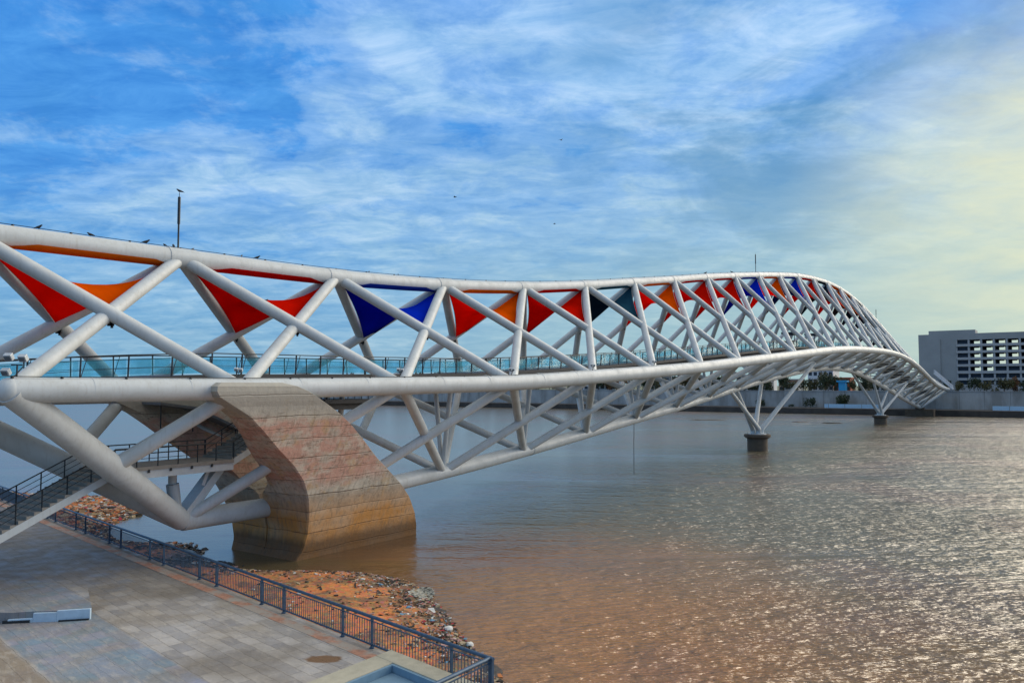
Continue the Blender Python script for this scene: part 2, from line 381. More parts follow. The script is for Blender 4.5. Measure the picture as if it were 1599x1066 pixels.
# ------------------------------------------------------------------ mesh helpers
class MB:
    def __init__(s): s.v = []; s.f = []; s.m = []
    def add(s, vs, fs, mi=0):
        o = len(s.v); s.v += [tuple(x) for x in vs]; s.f += [tuple(i + o for i in f) for f in fs]; s.m += [mi] * len(fs)
    def box(s, c, h, ax=None, mi=0):
        c = Vector(c); X, Y, Z = ax or (Vector((1, 0, 0)), Vector((0, 1, 0)), Vector((0, 0, 1)))
        vs = [c + X * h[0] * a + Y * h[1] * b + Z * h[2] * d for d in (-1, 1) for b in (-1, 1) for a in (-1, 1)]
        s.add(vs, [(0, 2, 3, 1), (4, 5, 7, 6), (0, 1, 5, 4), (2, 6, 7, 3), (0, 4, 6, 2), (1, 3, 7, 5)], mi)
    def bar(s, a, b, w, h, mi=0, up=Vector((0, 0, 1))):
        a = Vector(a); b = Vector(b); d = b - a; L = d.length; d.normalize(); x = d.cross(up)
        if x.length < 1e-4: x = Vector((1, 0, 0))
        x.normalize(); u = x.cross(d); s.box((a + b) / 2, (L / 2, w / 2, h / 2), (d, x, u), mi)
    def tube(s, pts, r, seg=12, cap=True, mi=0):
        pts = [Vector(p) for p in pts]; n = len(pts); rr = r if isinstance(r, (list, tuple)) else [r] * n
        T = [(pts[min(i + 1, n - 1)] - pts[max(i - 1, 0)]).normalized() for i in range(n)]
        u = T[0].cross(Vector((0, 0, 1)));
        if u.length < 1e-3: u = Vector((1, 0, 0))
        u.normalize(); vs = []; fs = []
        for i in range(n):
            u = (u - T[i] * u.dot(T[i])).normalized(); w = T[i].cross(u)
            vs += [pts[i] + (u * cos(2 * pi * k / seg) + w * sin(2 * pi * k / seg)) * rr[i] for k in range(seg)]
        for i in range(n - 1):
            for k in range(seg):
                a = i * seg + k; b = i * seg + (k + 1) % seg; fs.append((a, b, b + seg, a + seg))
        if cap: fs += [tuple(range(seg))[::-1], tuple((n - 1) * seg + k for k in range(seg))]
        s.add(vs, fs, mi)
    def lathe(s, c, prof, seg=20, mi=0, ax=None):
        c = Vector(c); X, Y, Z = ax or (Vector((1, 0, 0)), Vector((0, 1, 0)), Vector((0, 0, 1))); vs = []; fs = []
        for r, z in prof: vs += [c + X * r * cos(2 * pi * k / seg) + Y * r * sin(2 * pi * k / seg) + Z * z for k in range(seg)]
        for i in range(len(prof) - 1):
            for k in range(seg):
                a = i * seg + k; b = i * seg + (k + 1) % seg; fs.append((a, b, b + seg, a + seg))
        fs += [tuple(range(seg))[::-1], tuple((len(prof) - 1) * seg + k for k in range(seg))]
        s.add(vs, fs, mi)
    def prism(s, poly, z0, z1, mi=0):
        n = len(poly); vs = [(p[0], p[1], z0) for p in poly] + [(p[0], p[1], z1) for p in poly]
        s.add(vs, [tuple(range(n))[::-1], tuple(range(n, 2 * n))] + [(i, (i + 1) % n, n + (i + 1) % n, n + i) for i in range(n)], mi)
    def build(s, name, mats, parent=None, smooth=False, bevel=0):
        me = bpy.data.meshes.new(name); me.from_pydata(s.v, [], s.f)
        for mm in ([mats] if isinstance(mats, str) else mats): me.materials.append(MATS[mm])
        if any(s.m): me.polygons.foreach_set('material_index', s.m)
        bm = bmesh.new(); bm.from_mesh(me); bmesh.ops.recalc_face_normals(bm, faces=bm.faces); bm.to_mesh(me); bm.free()
        if smooth:
            me.polygons.foreach_set('use_smooth', [True] * len(me.polygons)); me.set_sharp_from_angle(angle=R(35))
        o = bpy.data.objects.new(name, me); COL.objects.link(o)
        if parent is not None:
            o.parent = parent; o.matrix_parent_inverse = (Matrix.Translation(parent.location) @ parent.rotation_euler.to_matrix().to_4x4()).inverted() if parent.parent is None else Matrix()
            if parent.parent is not None: o.matrix_parent_inverse = WORLD.get(parent.name, Matrix()).inverted()
            WORLD[o.name] = Matrix()
        if bevel:
            md = o.modifiers.new('bevel', 'BEVEL'); md.width = bevel; md.segments = 2; md.limit_method = 'ANGLE'
        return o


WORLD = {}


def tag(o, label=None, cat=None, group=None, kind=None):
    if label: o['label'] = label
    if cat: o['category'] = cat
    if group: o['group'] = group
    if kind: o['kind'] = kind
    return o


def empty(name, loc, label, cat, group=None):
    o = bpy.data.objects.new(name, None); COL.objects.link(o); o.location = loc; o.empty_display_size = .3
    return tag(o, label, cat, group)


def catmull(pts, k=5):
    out = []; n = len(pts)
    for i in range(n - 1):
        p0, p1, p2, p3 = pts[max(i - 1, 0)], pts[i], pts[i + 1], pts[min(i + 2, n - 1)]
        for j in range(k):
            t = j / k
            out.append(.5 * ((2 * p1) + (p2 - p0) * t + (2 * p0 - 5 * p1 + 4 * p2 - p3) * t * t + (3 * p1 - p0 - 3 * p2 + p3) * t ** 3))
    out.append(pts[-1]); return out


def interp(x, tab):
    if x <= tab[0][0]: return tab[0][1]
    for (a, va), (b, vb) in zip(tab, tab[1:]):
        if x <= b: return va + (vb - va) * (x - a) / (b - a)
    return tab[-1][1]


# ------------------------------------------------------------------ the setting
m = MB(); m.add([(-6000, -600, -1.6), (6000, -600, -1.6), (6000, 9000, -1.6), (-6000, 9000, -1.6)], [(0, 1, 2, 3)])
tag(m.build('ground', 'river_bed'), kind='structure')
m = MB(); a, b = P(317.6, -1500, 0), P(317.6, 4500, 0)
m.add([(-3000, -300, 0), (3000, -300, 0), a, b, (-3000, 3500, 0)], [(0, 1, 2, 3, 4)])
tag(m.build('river', 'river_water'), kind='structure')
# near lower promenade
ZP = 1.4
poly = [Q(0, 0, 0), Q(150, 0, 0), Q(150, -60, 0), Q(20, -60, 0), Q(20, -60, 0) - ET * 20 - DV * 30, Q(0, 0, 0) - DV * 60]
poly = [Q(0, 0, 0), Q(150, 0, 0), Q(150, -60, 0), Q(-6, -60, 0), Q(-6, -22, 0), Q(0, 0, 0) - DV * 22]
m = MB(); m.prism(poly, -1.2, ZP); tag(m.build('promenade', ['stone_paving']), kind='structure')
m = MB()
m.prism([Q(3.3, -.42, 0), Q(90, -.42, 0), Q(90, -.95, 0), Q(3.3, -.95, 0)], ZP - .1, ZP + .012)
tag(m.build('kerb', 'kerb_tile'), kind='structure')
# shore
SH = [(-3, .8), (0, 1.6), (2.6, 3.0), (7.6, 5.3), (11.5, 7.5), (15, 9.2), (18, 10.2), (21, 9.6), (23.5, 7.6), (25.5, 5.6), (28.5, 4.4), (31, 3.4), (34, 4.9), (37, 5.4), (39.5, 3.0), (42, 2.0), (46, 2.4), (50, 6.), (54, 10.), (58, 11.5), (64, 10), (68, 7.0), (76, 3.5), (110, 2.0)]
m = MB(); nt_, nv_ = 190, 34
for i in range(nt_ + 1):
    t_ = -4 + 94 * (i / nt_) ** 1.25
    vs_ = interp(t_, SH) + 1.1 * (noise.noise(Vector((t_ * .55, 1, 0)))) + .5 * noise.noise(Vector((t_ * 1.7, 5, 0)))
    for j in range(nv_ + 1):
        v_ = 15. * j / nv_
        k = vs_ - v_
        z_ = .05 + .62 * (1 - math.exp(-max(k, 0) * .45)) if k > 0 else .05 + k * .35
        p = Q(t_, v_ + .02, 0)
        z_ += (.09 * noise.noise(p * 1.3) + .05 * noise.noise(p * 4.1)) * (1 if k > -1 else .2)
        m.v.append((p.x, p.y, max(z_, -1.)))
for i in range(nt_):
    for j in range(nv_):
        a = i * (nv_ + 1) + j; m.f.append((a, a + 1, a + nv_ + 2, a + nv_ + 1)); m.m.append(0)
tag(m.build('shore', 'shore_soil', smooth=True), kind='structure')


def shore_z(t_, v_):
    k = interp(t_, SH) - v_
    return (.05 + .62 * (1 - math.exp(-max(k, 0) * .45))) if k > 0 else .05 + k * .35


# far bank
m = MB(); m.prism([P(317.4, -1500, 0)[:2], P(332, -1500, 0)[:2], P(332, 4500, 0)[:2], P(317.4, 4500, 0)[:2]], -1.5, 2.2)
tag(m.build('far_promenade', 'quay_dark'), kind='structure')
m = MB(); m.add([P(333, -1500, 8.1), P(333, 4500, 8.1), P(8000, 4500, 8.1), P(8000, -1500, 8.1)], [(0, 1, 2, 3)])
tag(m.build('far_ground', 'far_ground'), kind='structure')
m = MB(); m.prism([P(332, -1500, 0)[:2], P(333.2, -1500, 0)[:2], P(333.2, 4500, 0)[:2], P(332, 4500, 0)[:2]], 2.2, 8.7)
m.prism([P(331.8, -1500, 0)[:2], P(333.5, -1500, 0)[:2], P(333.5, 4500, 0)[:2], P(331.8, 4500, 0)[:2]], 8.7, 8.95)
tag(m.build('retaining_wall', 'wall_concrete'), 'long grey concrete retaining wall along the far bank with panel joints', 'wall')

# ------------------------------------------------------------------ the bridge
ND = 26
WI = [5.18, 5.93, 6.6, 7.21, 7.75, 8.22, 8.61, 8.94, 9.2, 9.38, 9.5, 9.54, 9.52, 9.42, 9.36, 9.28, 9.19, 9.09, 8.98, 8.86, 8.74, 8.6, 8.46, 8.31, 8.16, 8.0, 7.85]
ZS = [10.75, 10.77, 10.95, 11.19, 11.76, 12.4, 13.11, 13.97, 14.8, 15.65, 16.5, 17.27, 17.85, 18.25, 18.56, 18.75, 18.76, 18.5, 17.9, 16.9, 15.6, 14.1, 12.6, 11.35, 10.5, 9.9, 9.6]
ZT = [18.35, 18.53, 18.78, 19.44, 20.5, 21.94, 23.58, 25.22, 26.93, 28.51, 30.01, 31.4, 32.65, 33.47, 33.89, 33.75, 33.01, 31.81, 30.13, 28.31, 26.4, 24.3, 22.0, 19.8, 17.9, 16.4, 15.3]
ZB = [None, 3.01, 3.1, 3.75, 4.69, 5.8, 6.95, 8.05, 9.3, 10.6, 11.78, 12.81, 13.74, 14.5, 14.89, 14.9, 14.5, 13.66, 12.47, 11.17, 9.8, 8.35, 6.95, 5.6, 4.35, 3.1]


def SI(i): return 14.62 + 12 * i if i != 0 else 15.3


def Sn(i): return P(SI(i), -WI[i], ZS[i])
def Sf(i): return P(SI(i), WI[i], ZS[i] - (.35 if i < 4 else 0))
def Tn(i): return P(SI(i) - (.2 if i == 1 else 0), 0, ZT[i])
def Bn(i): return P(SI(i) + (.3 if i == 1 else 0), 0, ZB[i])


bridge = empty('footbridge', P(SI(0), 0, 0), 'white steel tube lattice footbridge with coloured sails crossing the whole river', 'bridge')
T_ext = [P(6, 0, 18.25)] + [Tn(i) for i in range(ND + 1)] + [P(SI(26) + 3, 0, 14.9)]
m = MB(); topc = catmull(T_ext, 5); m.tube(topc, .57, 24)
for i in range(1, ND):                       # weld collars at the joints of the ridge tube
    a = Tn(i); dd = (Tn(i + 1) - Tn(i - 1)).normalized(); m.tube([a - dd * .9, a + dd * .9], .60, 24)
m.build('top_chord', 'white_paint', bridge, True)
for fn in (Sn, Sf):
    m = MB(); m.tube(catmull([fn(i) for i in range(ND + 1)], 5), [.56 + .09 * min(1, k / 20) for k in range(5 * ND + 1)], 24); m.lathe(fn(0), [(.565 * sin(pi * k / 12) + .003, -.565 * cos(pi * k / 12)) for k in range(13)], 24)
    for i in range(ND):
        for h in (.3, .72): a = fn(i).lerp(fn(i + 1), h); dd = (fn(i + 1) - fn(i)).normalized(); m.tube([a - dd * .04, a + dd * .04], .572 + .09 * min(1, (i + h) / 4), 24)
    m.build('side_chord', 'white_paint', bridge, True)
m = MB(); m.tube(catmull([Bn(i) for i in range(1, ND)], 5), [.62] * (5 * 24 + 1), 24)
for i in (4, 9, 14, 19): m.tube([Bn(i) + (Bn(i + 1) - Bn(i)).normalized() * 1.1, Bn(i) + (Bn(i + 1) - Bn(i)).normalized() * 1.2], .655, 24)
m.build('bottom_chord', 'white_paint', bridge, True)
# end legs of the truss
for fn in (Sn, Sf):
    m = MB(); m.tube([fn(0), fn(0).lerp(Bn(1), .5), Bn(1)], [.62, .66, .60], 24); m.build('end_strut', 'white_paint', bridge, True)
    m = MB(); m.tube([fn(1), fn(0).lerp(Bn(1), .52)], .40, 20); m.build('brace', 'white_paint', bridge, True)
    m = MB(); m.tube([fn(26), Bn(25)], .55, 16); m.build('end_strut', 'white_paint', bridge, True)
rest = MB(); cnt = 0
for i in range(ND):
    for a, b, r in ((Tn(i), Sn(i + 1), .37), (Tn(i + 1), Sn(i), .37), (Tn(i), Sf(i + 1), .37), (Tn(i + 1), Sf(i), .37)) + \
            (((Sn(i), Bn(i + 1), .36), (Sn(i + 1), Bn(i), .36), (Sf(i), Bn(i + 1), .34), (Sf(i + 1), Bn(i), .34)) if 1 <= i < 25 else ()):
        up = r == .37
        if cnt < 96:
            m = MB(); m.tube([a, b], r, 20); m.build('brace', 'white_paint', bridge, True); cnt += 1
        else: rest.tube([a, b], r, 12)
tag(rest.build('brace', 'white_paint', bridge, True), kind='stuff')
# deck
ZD = [(8, 10.2), (14.6, 10.75), (20, 11.25), (26.6, 11.6), (38.6, 11.75), (50.6, 11.95)] + [(SI(i), ZS[i] + .75) for i in range(4, 27)] + [(345, 10.2)]


def zdeck(s): return interp(s, ZD)


HD = 3.1
SS = [8 + 2. * k for k in range(167)]
m = MB()
for k, s in enumerate(SS):
    z = zdeck(s)
    for q_, dz in ((-HD, 0), (HD, 0), (HD, -.28), (HD - .5, -.34), (HD - 1.1, -.62), (-HD + 1.1, -.62), (-HD + .5, -.34), (-HD, -.28)): m.v.append(tuple(P(s, q_, z + dz)))
for k in range(len(SS) - 1):
    for j in range(8): m.f.append((k * 8 + j, k * 8 + (j + 1) % 8, k * 8 + 8 + (j + 1) % 8, k * 8 + 8 + j)); m.m.append(0)
m.build('deck', 'deck_edge', bridge)
for i in range(0, 27):
    for h in ((0, .5) if i < 26 else (0,)):
        j = min(i + 1, 26); s = SI(i) + 12 * h; w = WI[i] * (1 - h) + WI[j] * h; z = ZS[i] * (1 - h) + ZS[j] * h
        m = MB(); zz = zdeck(s) - .95
        m.tube([P(s, -w, z), P(s, -2.6, zz), P(s, 2.6, zz), P(s, w, z)], .17, 10); m.build('floor_beam', 'white_paint', bridge, True)
for i in range(2, 9):                       # posts from the bottom chord up to the deck
    for q_ in (-.9, .9):
        m = MB(); m.tube([Bn(i), P(SI(i), q_, zdeck(SI(i)) - .8)], .2, 14); m.build('deck_post', 'white_paint', bridge, True)
# balustrades
for side in (-1, 1):
    for i in range(0, 26):
        s0, s1 = (12 if i == 0 else SI(i)), SI(i + 1); n = 6; q_ = side * (HD - .06); m = MB(); g = MB()
        ss = [s0 + (s1 - s0) * k / n for k in range(n + 1)]
        for h, r in ((1.2, .035), (.98, .014), (.5, .014)): m.tube([P(s, q_, zdeck(s) + h) for s in ss], r, 6, False)
        for k, s in enumerate(ss[:-1]):
            z = zdeck(s); m.bar(P(s, q_, z), P(s, q_ + side * .06, z + 1.2), .05, .09)
            if k % 2: m.bar(P(s, q_, z), P(s + .35, q_, z + 1.2), .03, .03)
            a, b = P(s + .1, q_, z + .1), P(ss[k + 1] - .1, q_, zdeck(ss[k + 1] - .1) + .1); u = Vector((0, 0, .92))
            o = NV * .008; g.add([a - o, b - o, b + u - o, a + u - o, a + o, b + o, b + u + o, a + u + o], [(0, 1, 2, 3), (4, 7, 6, 5), (3, 2, 6, 7), (0, 4, 5, 1)])
        rp = m.build('railing_panel', 'dark_steel', bridge); g.build('glass_pane', 'teal_glass', rp)
# service cables clipped on the chords
for off, fn, r in ((Vector((0, 0, .60)), Sn, .022), (Vector((0, 0, .63)), Tn, .018)):
    m = MB(); pts = catmull([fn(i) for i in range(0, 16)], 8); side = -NV * .22 if fn is Sn else Vector((0, 0, 0))
    m.tube([p + off + side for p in pts], r, 6, False)
    for p in pts[::2]: m.box(p + off + side + Vector((0, 0, -.03)), (.05, .05, .05))
    m.build('cable', 'cable_black', bridge)

# sails
def sqz(v): r = v; return (r.x * DV.x + r.y * DV.y, r.x * NV.x + r.y * NV.y - DQ, r.z)


def topc_at(s):
    z = interp(s, [(sqz(p)[0], p.z) for p in topc]); return P(s, 0, z)


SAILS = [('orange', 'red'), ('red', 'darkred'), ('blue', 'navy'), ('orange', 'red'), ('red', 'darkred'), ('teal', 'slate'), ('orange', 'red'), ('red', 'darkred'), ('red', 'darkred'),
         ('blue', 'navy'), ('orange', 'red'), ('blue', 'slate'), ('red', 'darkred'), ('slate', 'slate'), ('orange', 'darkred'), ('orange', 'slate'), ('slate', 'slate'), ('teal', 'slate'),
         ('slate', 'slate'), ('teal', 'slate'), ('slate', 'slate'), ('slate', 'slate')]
CN = {'orange': 'orange', 'red': 'bright red', 'darkred': 'dark red', 'blue': 'bright blue', 'navy': 'navy', 'teal': 'teal', 'slate': 'slate grey'}
ORD = ['first', 'second', 'third', 'fourth', 'fifth', 'sixth', 'seventh', 'eighth', 'ninth', 'tenth', 'eleventh', 'twelfth', 'thirteenth', 'fourteenth', 'fifteenth', 'sixteenth', 'seventeenth', 'eighteenth', 'nineteenth', 'twentieth', 'twenty-first', 'twenty-second']
for i, (ct, cu) in enumerate(SAILS):
    mn = (Tn(i) + Tn(i + 1) + Sn(i) + Sn(i + 1)) / 4; mf = (Tn(i) + Tn(i + 1) + Sf(i) + Sf(i + 1)) / 4
    ctr = (Tn(i) + Tn(i + 1) + mn + mf) / 4
    dn = Vector((0, 0, -.42))
    A, C = Tn(i).lerp(Tn(i + 1), .055) + dn * 1.15, Tn(i).lerp(Tn(i + 1), .945) + dn * 1.15
    Bq, Dq = mn.lerp(ctr, .04) + dn * .9, mf.lerp(ctr, .04) + dn * 1.1
    N = 14; m = MB(); up = Vector((0, 0, .03)); c0 = (A + Bq + C + Dq) / 4
    for layer in (0, 1):
        o = len(m.v)
        for a in range(N + 1):
            for b in range(N + 1):
                u, v = a / N, b / N
                p = A * (1 - u) * (1 - v) + Bq * u * (1 - v) + C * u * v + Dq * (1 - u) * v
                # cable edges bow inwards
                du = u * (1 - u) * 4; dv = v * (1 - v) * 4
                e = .085 * (du * (abs(v - .5) * 2) ** 2 + dv * (abs(u - .5) * 2) ** 2)
                p = p.lerp(c0, min(e, .5)) + Vector((0, 0, .30 * (1 - (2 * u - 1) ** 2) * (1 - (2 * v - 1) ** 2))); m.v.append(tuple(p + (up if layer == 0 else -up)))
        for a in range(N):
            for b in range(N):
                k = o + a * (N + 1) + b; f = (k, k + 1, k + N + 2, k + N + 1)
                m.f.append(f); m.m.append(layer)
    me_o = None
    me = bpy.data.meshes.new('sail'); me.from_pydata(m.v, [], m.f)
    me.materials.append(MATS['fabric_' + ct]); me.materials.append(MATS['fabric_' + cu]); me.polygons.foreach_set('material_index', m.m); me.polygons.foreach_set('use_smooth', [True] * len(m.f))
    so_ = bpy.data.objects.new('sail', me); COL.objects.link(so_); so_.parent = bridge; so_.matrix_parent_inverse = Matrix.Translation(bridge.location).inverted()
    WORLD[so_.name] = Matrix()
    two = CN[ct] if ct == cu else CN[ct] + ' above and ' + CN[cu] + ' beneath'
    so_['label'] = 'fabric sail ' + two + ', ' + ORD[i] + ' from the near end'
    # sail colour bounced onto the ridge tube's underside, added as a tinted strip
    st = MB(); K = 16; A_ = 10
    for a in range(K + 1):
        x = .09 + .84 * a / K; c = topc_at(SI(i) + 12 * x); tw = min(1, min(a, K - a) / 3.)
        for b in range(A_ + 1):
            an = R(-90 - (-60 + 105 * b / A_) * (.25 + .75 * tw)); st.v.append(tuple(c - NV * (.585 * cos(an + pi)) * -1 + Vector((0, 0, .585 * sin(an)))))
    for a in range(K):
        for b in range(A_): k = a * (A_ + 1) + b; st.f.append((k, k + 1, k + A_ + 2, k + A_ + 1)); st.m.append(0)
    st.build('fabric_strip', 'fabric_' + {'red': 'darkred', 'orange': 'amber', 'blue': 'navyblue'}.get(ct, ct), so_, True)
    if i < 14:
        for a, c in ((Bq, mn), (Dq, mf)):
            b_ = MB(); b_.tube([a, c + dn * 1.1], .03, 6); b_.box(c + dn * 1.0, (.16, .05, .16)); b_.box(c + dn * 1.35 + Vector((.06, 0, 0)), (.05, .05, .12)); b_.build('corner_bracket', 'dark_steel', so_)
        for a, c in ((A, Tn(i)), (C, Tn(i + 1))): b_ = MB(); b_.tube([a, c + dn], .03, 6); b_.box(c + dn * 1.15, (.12, .12, .08)); b_.build('corner_bracket', 'dark_steel', so_)
        r_ = MB()
        def edge(p0, p1):
            out = []
            for k in range(13):
                x = k / 12; p = p0.lerp(p1, x); out.append(p.lerp(c0, .085 * 4 * x * (1 - x)))
            return out
        for a, c in ((A, Bq), (Bq, C), (C, Dq), (Dq, A)): r_.tube(edge(a, c), .028, 6, False)
        r_.build('edge_rope', 'white_paint', so_)

# near river pier: two leaning concrete legs on one base
PL = [(.0, 32.6, 43.85), (.7, 32.95, 43.6), (1.7, 33.0, 43.05), (3.0, 32.75, 42.0), (4.1, 32.35, 40.7), (5.2, 31.65, 39.1), (6.2, 30.65, 37.6), (7.3, 29.2, 36.2), (8.5, 27.75, 34.6), (9.3, 26.7, 33.3), (10.0, 25.3, 31.9), (10.4, 24.5, 31.1), (10.8, 24.2, 30.3), (11.12, 24.2, 29.4)]
QO = [(0, -3.3), (10.9, -6.95), (12, -6.95)]; QI = [(0, 0), (4.0, -.2), (4.7, -1.3), (6.4, -2.1), (8, -3.6), (9.4, -4.6), (11.1, -5.5)]


def pier(parent_label):
    root = bridge
    for sg in (1, -1):
        m = MB(); pl = [(-1.6, 32.2, 43.9)] + PL; zs = []
        rows = []
        for z in [x * .28 for x in range(-6, 40)] + [11.12]:
            a = interp(z, [(p[0], p[1]) for p in pl]); b = interp(z, [(p[0], p[2]) for p in pl]); qo = interp(z, QO); qi = interp(z, QI)
            if z > 10.2:                     # rounded crown
                k = (z - 10.2) / .92; ins = .55 * (1 - math.sqrt(max(0, 1 - k * k)))
            else: ins = 0
            r = .09; jig = .035 * noise.noise(Vector((z * 1.9, sg, 0)))
            ring = [(a + r + ins, qo + ins * .6 + jig), (b - r - ins, qo + ins * .6 + jig), (b - ins, qo + r + ins * .6), (b - ins, qi - ins * .5), (a + ins, qi - ins * .5), (a + ins, qo + r + ins * .6)]
            rows.append([P(s, q_ * sg, z) for s, q_ in ring])
        n = 6
        for rw in rows: m.v += [tuple(p) for p in rw]
        for k in range(len(rows) - 1):
            for j in range(n): m.f.append((k * n + j, k * n + (j + 1) % n, (k + 1) * n + (j + 1) % n, (k + 1) * n + j)); m.m.append(0)
        m.f.append(tuple(range(n))); m.m.append(0); k = (len(rows) - 1) * n; m.f.append(tuple(range(k, k + n))); m.m.append(0)
        o = m.build('concrete_leg', 'concrete', PIER); 


PIER = bpy.data.objects.new('concrete_pier', None); COL.objects.link(PIER); PIER.parent = bridge
PIER.matrix_parent_inverse = Matrix.Translation(bridge.location).inverted(); WORLD['concrete_pier'] = Matrix()
PIER['label'] = 'stained leaning concrete pier of two legs in the near shallows'
pier('')


# steel tree supports on round concrete footings in the river
def support(s, q0, zcap, rad, legs, label):
    r0 = bpy.data.objects.new('river_support', None); COL.objects.link(r0); r0.parent = bridge; r0.matrix_parent_inverse = Matrix.Translation(bridge.location).inverted()
    r0['label'] = label; WORLD[r0.name] = Matrix()
    m = MB(); m.lathe(P(s, q0, 0), [(rad * .9, -1.5), (rad * .9, zcap - .75), (rad * 1.18, zcap - .45), (rad * 1.18, zcap - .08), (rad * 1.12, zcap)], 28)
    m.build('footing', 'dark_concrete', r0, True)
    m = MB(); m.lathe(P(s, q0, zcap), [(rad * .8, 0), (rad * .8, .12), (rad * .4, .2)], 20); m.build('base_plate', 'white_paint', r0, True)
    for (ls, lq, lz, os, oq) in legs:
        m = MB(); m.tube([P(s + os, q0 + oq, zcap + .05), P(s + os * 1.15, q0 + oq * 1.15, zcap + .9), P(ls, lq, lz)], [.42, .40, .30], 16); m.build('leg', 'white_paint', r0, True)


def XN(i, sg):
    f = Sn if sg < 0 else Sf
    return (f(i) + f(i + 1) + Bn(i) + Bn(i + 1)) / 4




a1, a2 = sqz(XN(11, -1)), sqz(XN(11, 1))
support(132.8, 0, 2.75, 1.85, [(119.3, -.2, 10.2, -.55, -.4), (123.2, .2, 10.55, -.55, .5), (*a1, .55, -.5), (*a2, .55, .5)], 'splayed white steel legs on a round dark footing in mid river')
a1, a2 = sqz(XN(20, -1)), sqz(XN(17, 1))
support(241.0, 0, 2.6, 1.85, [(*a2, -.55, .4), (232.4, 0, 12.1, -.5, -.4), (253., 0, 9.6, .5, .4), (*a1, .55, -.4)], 'splayed white steel legs on the smaller footing near the far bank')
# abutment under the far end
m = MB(); m.box(P(316, 0, 1.1), (3.2, 4.6, 1.4), (DV, NV, Vector((0, 0, 1)))); m.box(P(315, 0, 2.7), (1.2, 1.5, .35), (DV, NV, Vector((0, 0, 1))))
m.build('far_abutment', 'dark_concrete', bridge)

# ------------------------------------------------------------------ stair from the promenade up to the deck
stair = empty('staircase', P(13.6, 0, ZP), 'dark stone staircase on white steel stringers climbing beneath the bridge near the near bank', 'staircase')


def flight(s0, z0, s1, z1, qc, hw):
    n = max(2, int(round(abs(z1 - z0) / .17))); ds, dz = (s1 - s0) / n, (z1 - z0) / n; m = MB()
    for k in range(n): m.box(P(s0 + ds * (k + .5), qc, z0 + dz * (k + 1) - .09), (abs(ds) * .55, hw, .09), (DV, NV, Vector((0, 0, 1))))
    fl = m.build('flight', 'stair_stone', stair); g = MB()
    for sg in (-1, 1): g.bar(P(s0, qc + sg * (hw - .05), z0 - .16), P(s1, qc + sg * (hw - .05), z1 - .22), .14, .36)
    g.add([P(s0, qc - hw + .15, z0 - .2), P(s1, qc - hw + .15, z1 - .26), P(s1, qc + hw - .15, z1 - .26), P(s0, qc + hw - .15, z0 - .2)], [(0, 1, 2, 3)])
    g.build('stringer', 'white_paint', fl)


def handrail(pts, qs, post=1.3):
    for q_ in qs:
        m = MB()
        for h, r in ((1.05, .035), (.75, .018), (.45, .018)): m.tube([P(s, q_, z + h) for s, z in pts], r, 8, False)
        for (sa, za), (sb, zb) in zip(pts, pts[1:]):
            n = max(1, int(round(math.hypot(sb - sa, zb - za) / post)))
            for k in range(n + 1): m.bar(P(sa + (sb - sa) * k / n, q_, za + (zb - za) * k / n), P(sa + (sb - sa) * k / n, q_, za + (zb - za) * k / n + 1.05), .05, .05)
        m.build('handrail', 'dark_steel', stair)


flight(11.4, ZP, 22.0, 6.45, 0, 1.5)
m = MB(); m.box(P(25.6, 0, 6.40), (3.7, 1.55, .10), (DV, NV, Vector((0, 0, 1)))); ld = m.build('landing', 'stair_stone', stair)
m = MB()
for q_ in (-1.42, 1.42): m.bar(P(21.9, q_, 6.08), P(29.3, q_, 6.08), .16, .42)
for s in (22.2, 24, 26, 28, 29.2): m.bar(P(s, -1.3, 6.08), P(s, 1.3, 6.08), .12, .3)
m.build('landing_beam', 'white_paint', ld)
m = MB()
for s in (22.6, 23.9, 25.2, 26.5, 27.8): m.box(P(s, -1.52, 6.25), (.06, .05, .09), (DV, NV, Vector((0, 0, 1))))
m.build('bracket', 'dark_steel', ld)
flight(29.2, 6.45, 36.2, 10.0, 0, 1.5)
m = MB(); m.box(P(38.2, 0, 9.86), (2.1, 1.9, .14), (DV, NV, Vector((0, 0, 1)))); m.box(P(38.2, 0, 9.5), (1.9, 1.6, .22), (DV, NV, Vector((0, 0, 1)))); m.build('landing', 'deck_edge', stair)
m = MB(); m.box(P(36.2, 3.6, 10.2), (4.0, .9, .10), (DV, NV, Vector((0, 0, 1)))); 
handrail([(11.4, ZP), (22.0, 6.45)], (-1.42, 1.42)); handrail([(22.0, 6.5), (29.3, 6.5)], (-1.5, 1.5)); handrail([(29.3, 6.5), (36.2, 10.0)], (-1.42, 1.42)); handrail([(36.3, 10.0), (40.2, 10.0)], (-1.8, 1.8), .7)
m = MB(); m.tube([Bn(1) + Vector((0, 0, .1)) - DV * .35, P(26.25, 0, 5.2)], .36, 18); m.tube([P(26.25, 0, 5.2), P(26.25, 0, 5.95)], .24, 16); m.build('column', 'white_paint', stair, True)
m = MB(); m.bar(Bn(1) + Vector((0, 0, .3)), P(29.3, 0, 6.0), 1.0, .45); m.bar(P(27.9, -.5, 5.0), P(28.3, -.5, 6.0), .1, .2); m.build('strut', 'white_paint', stair)
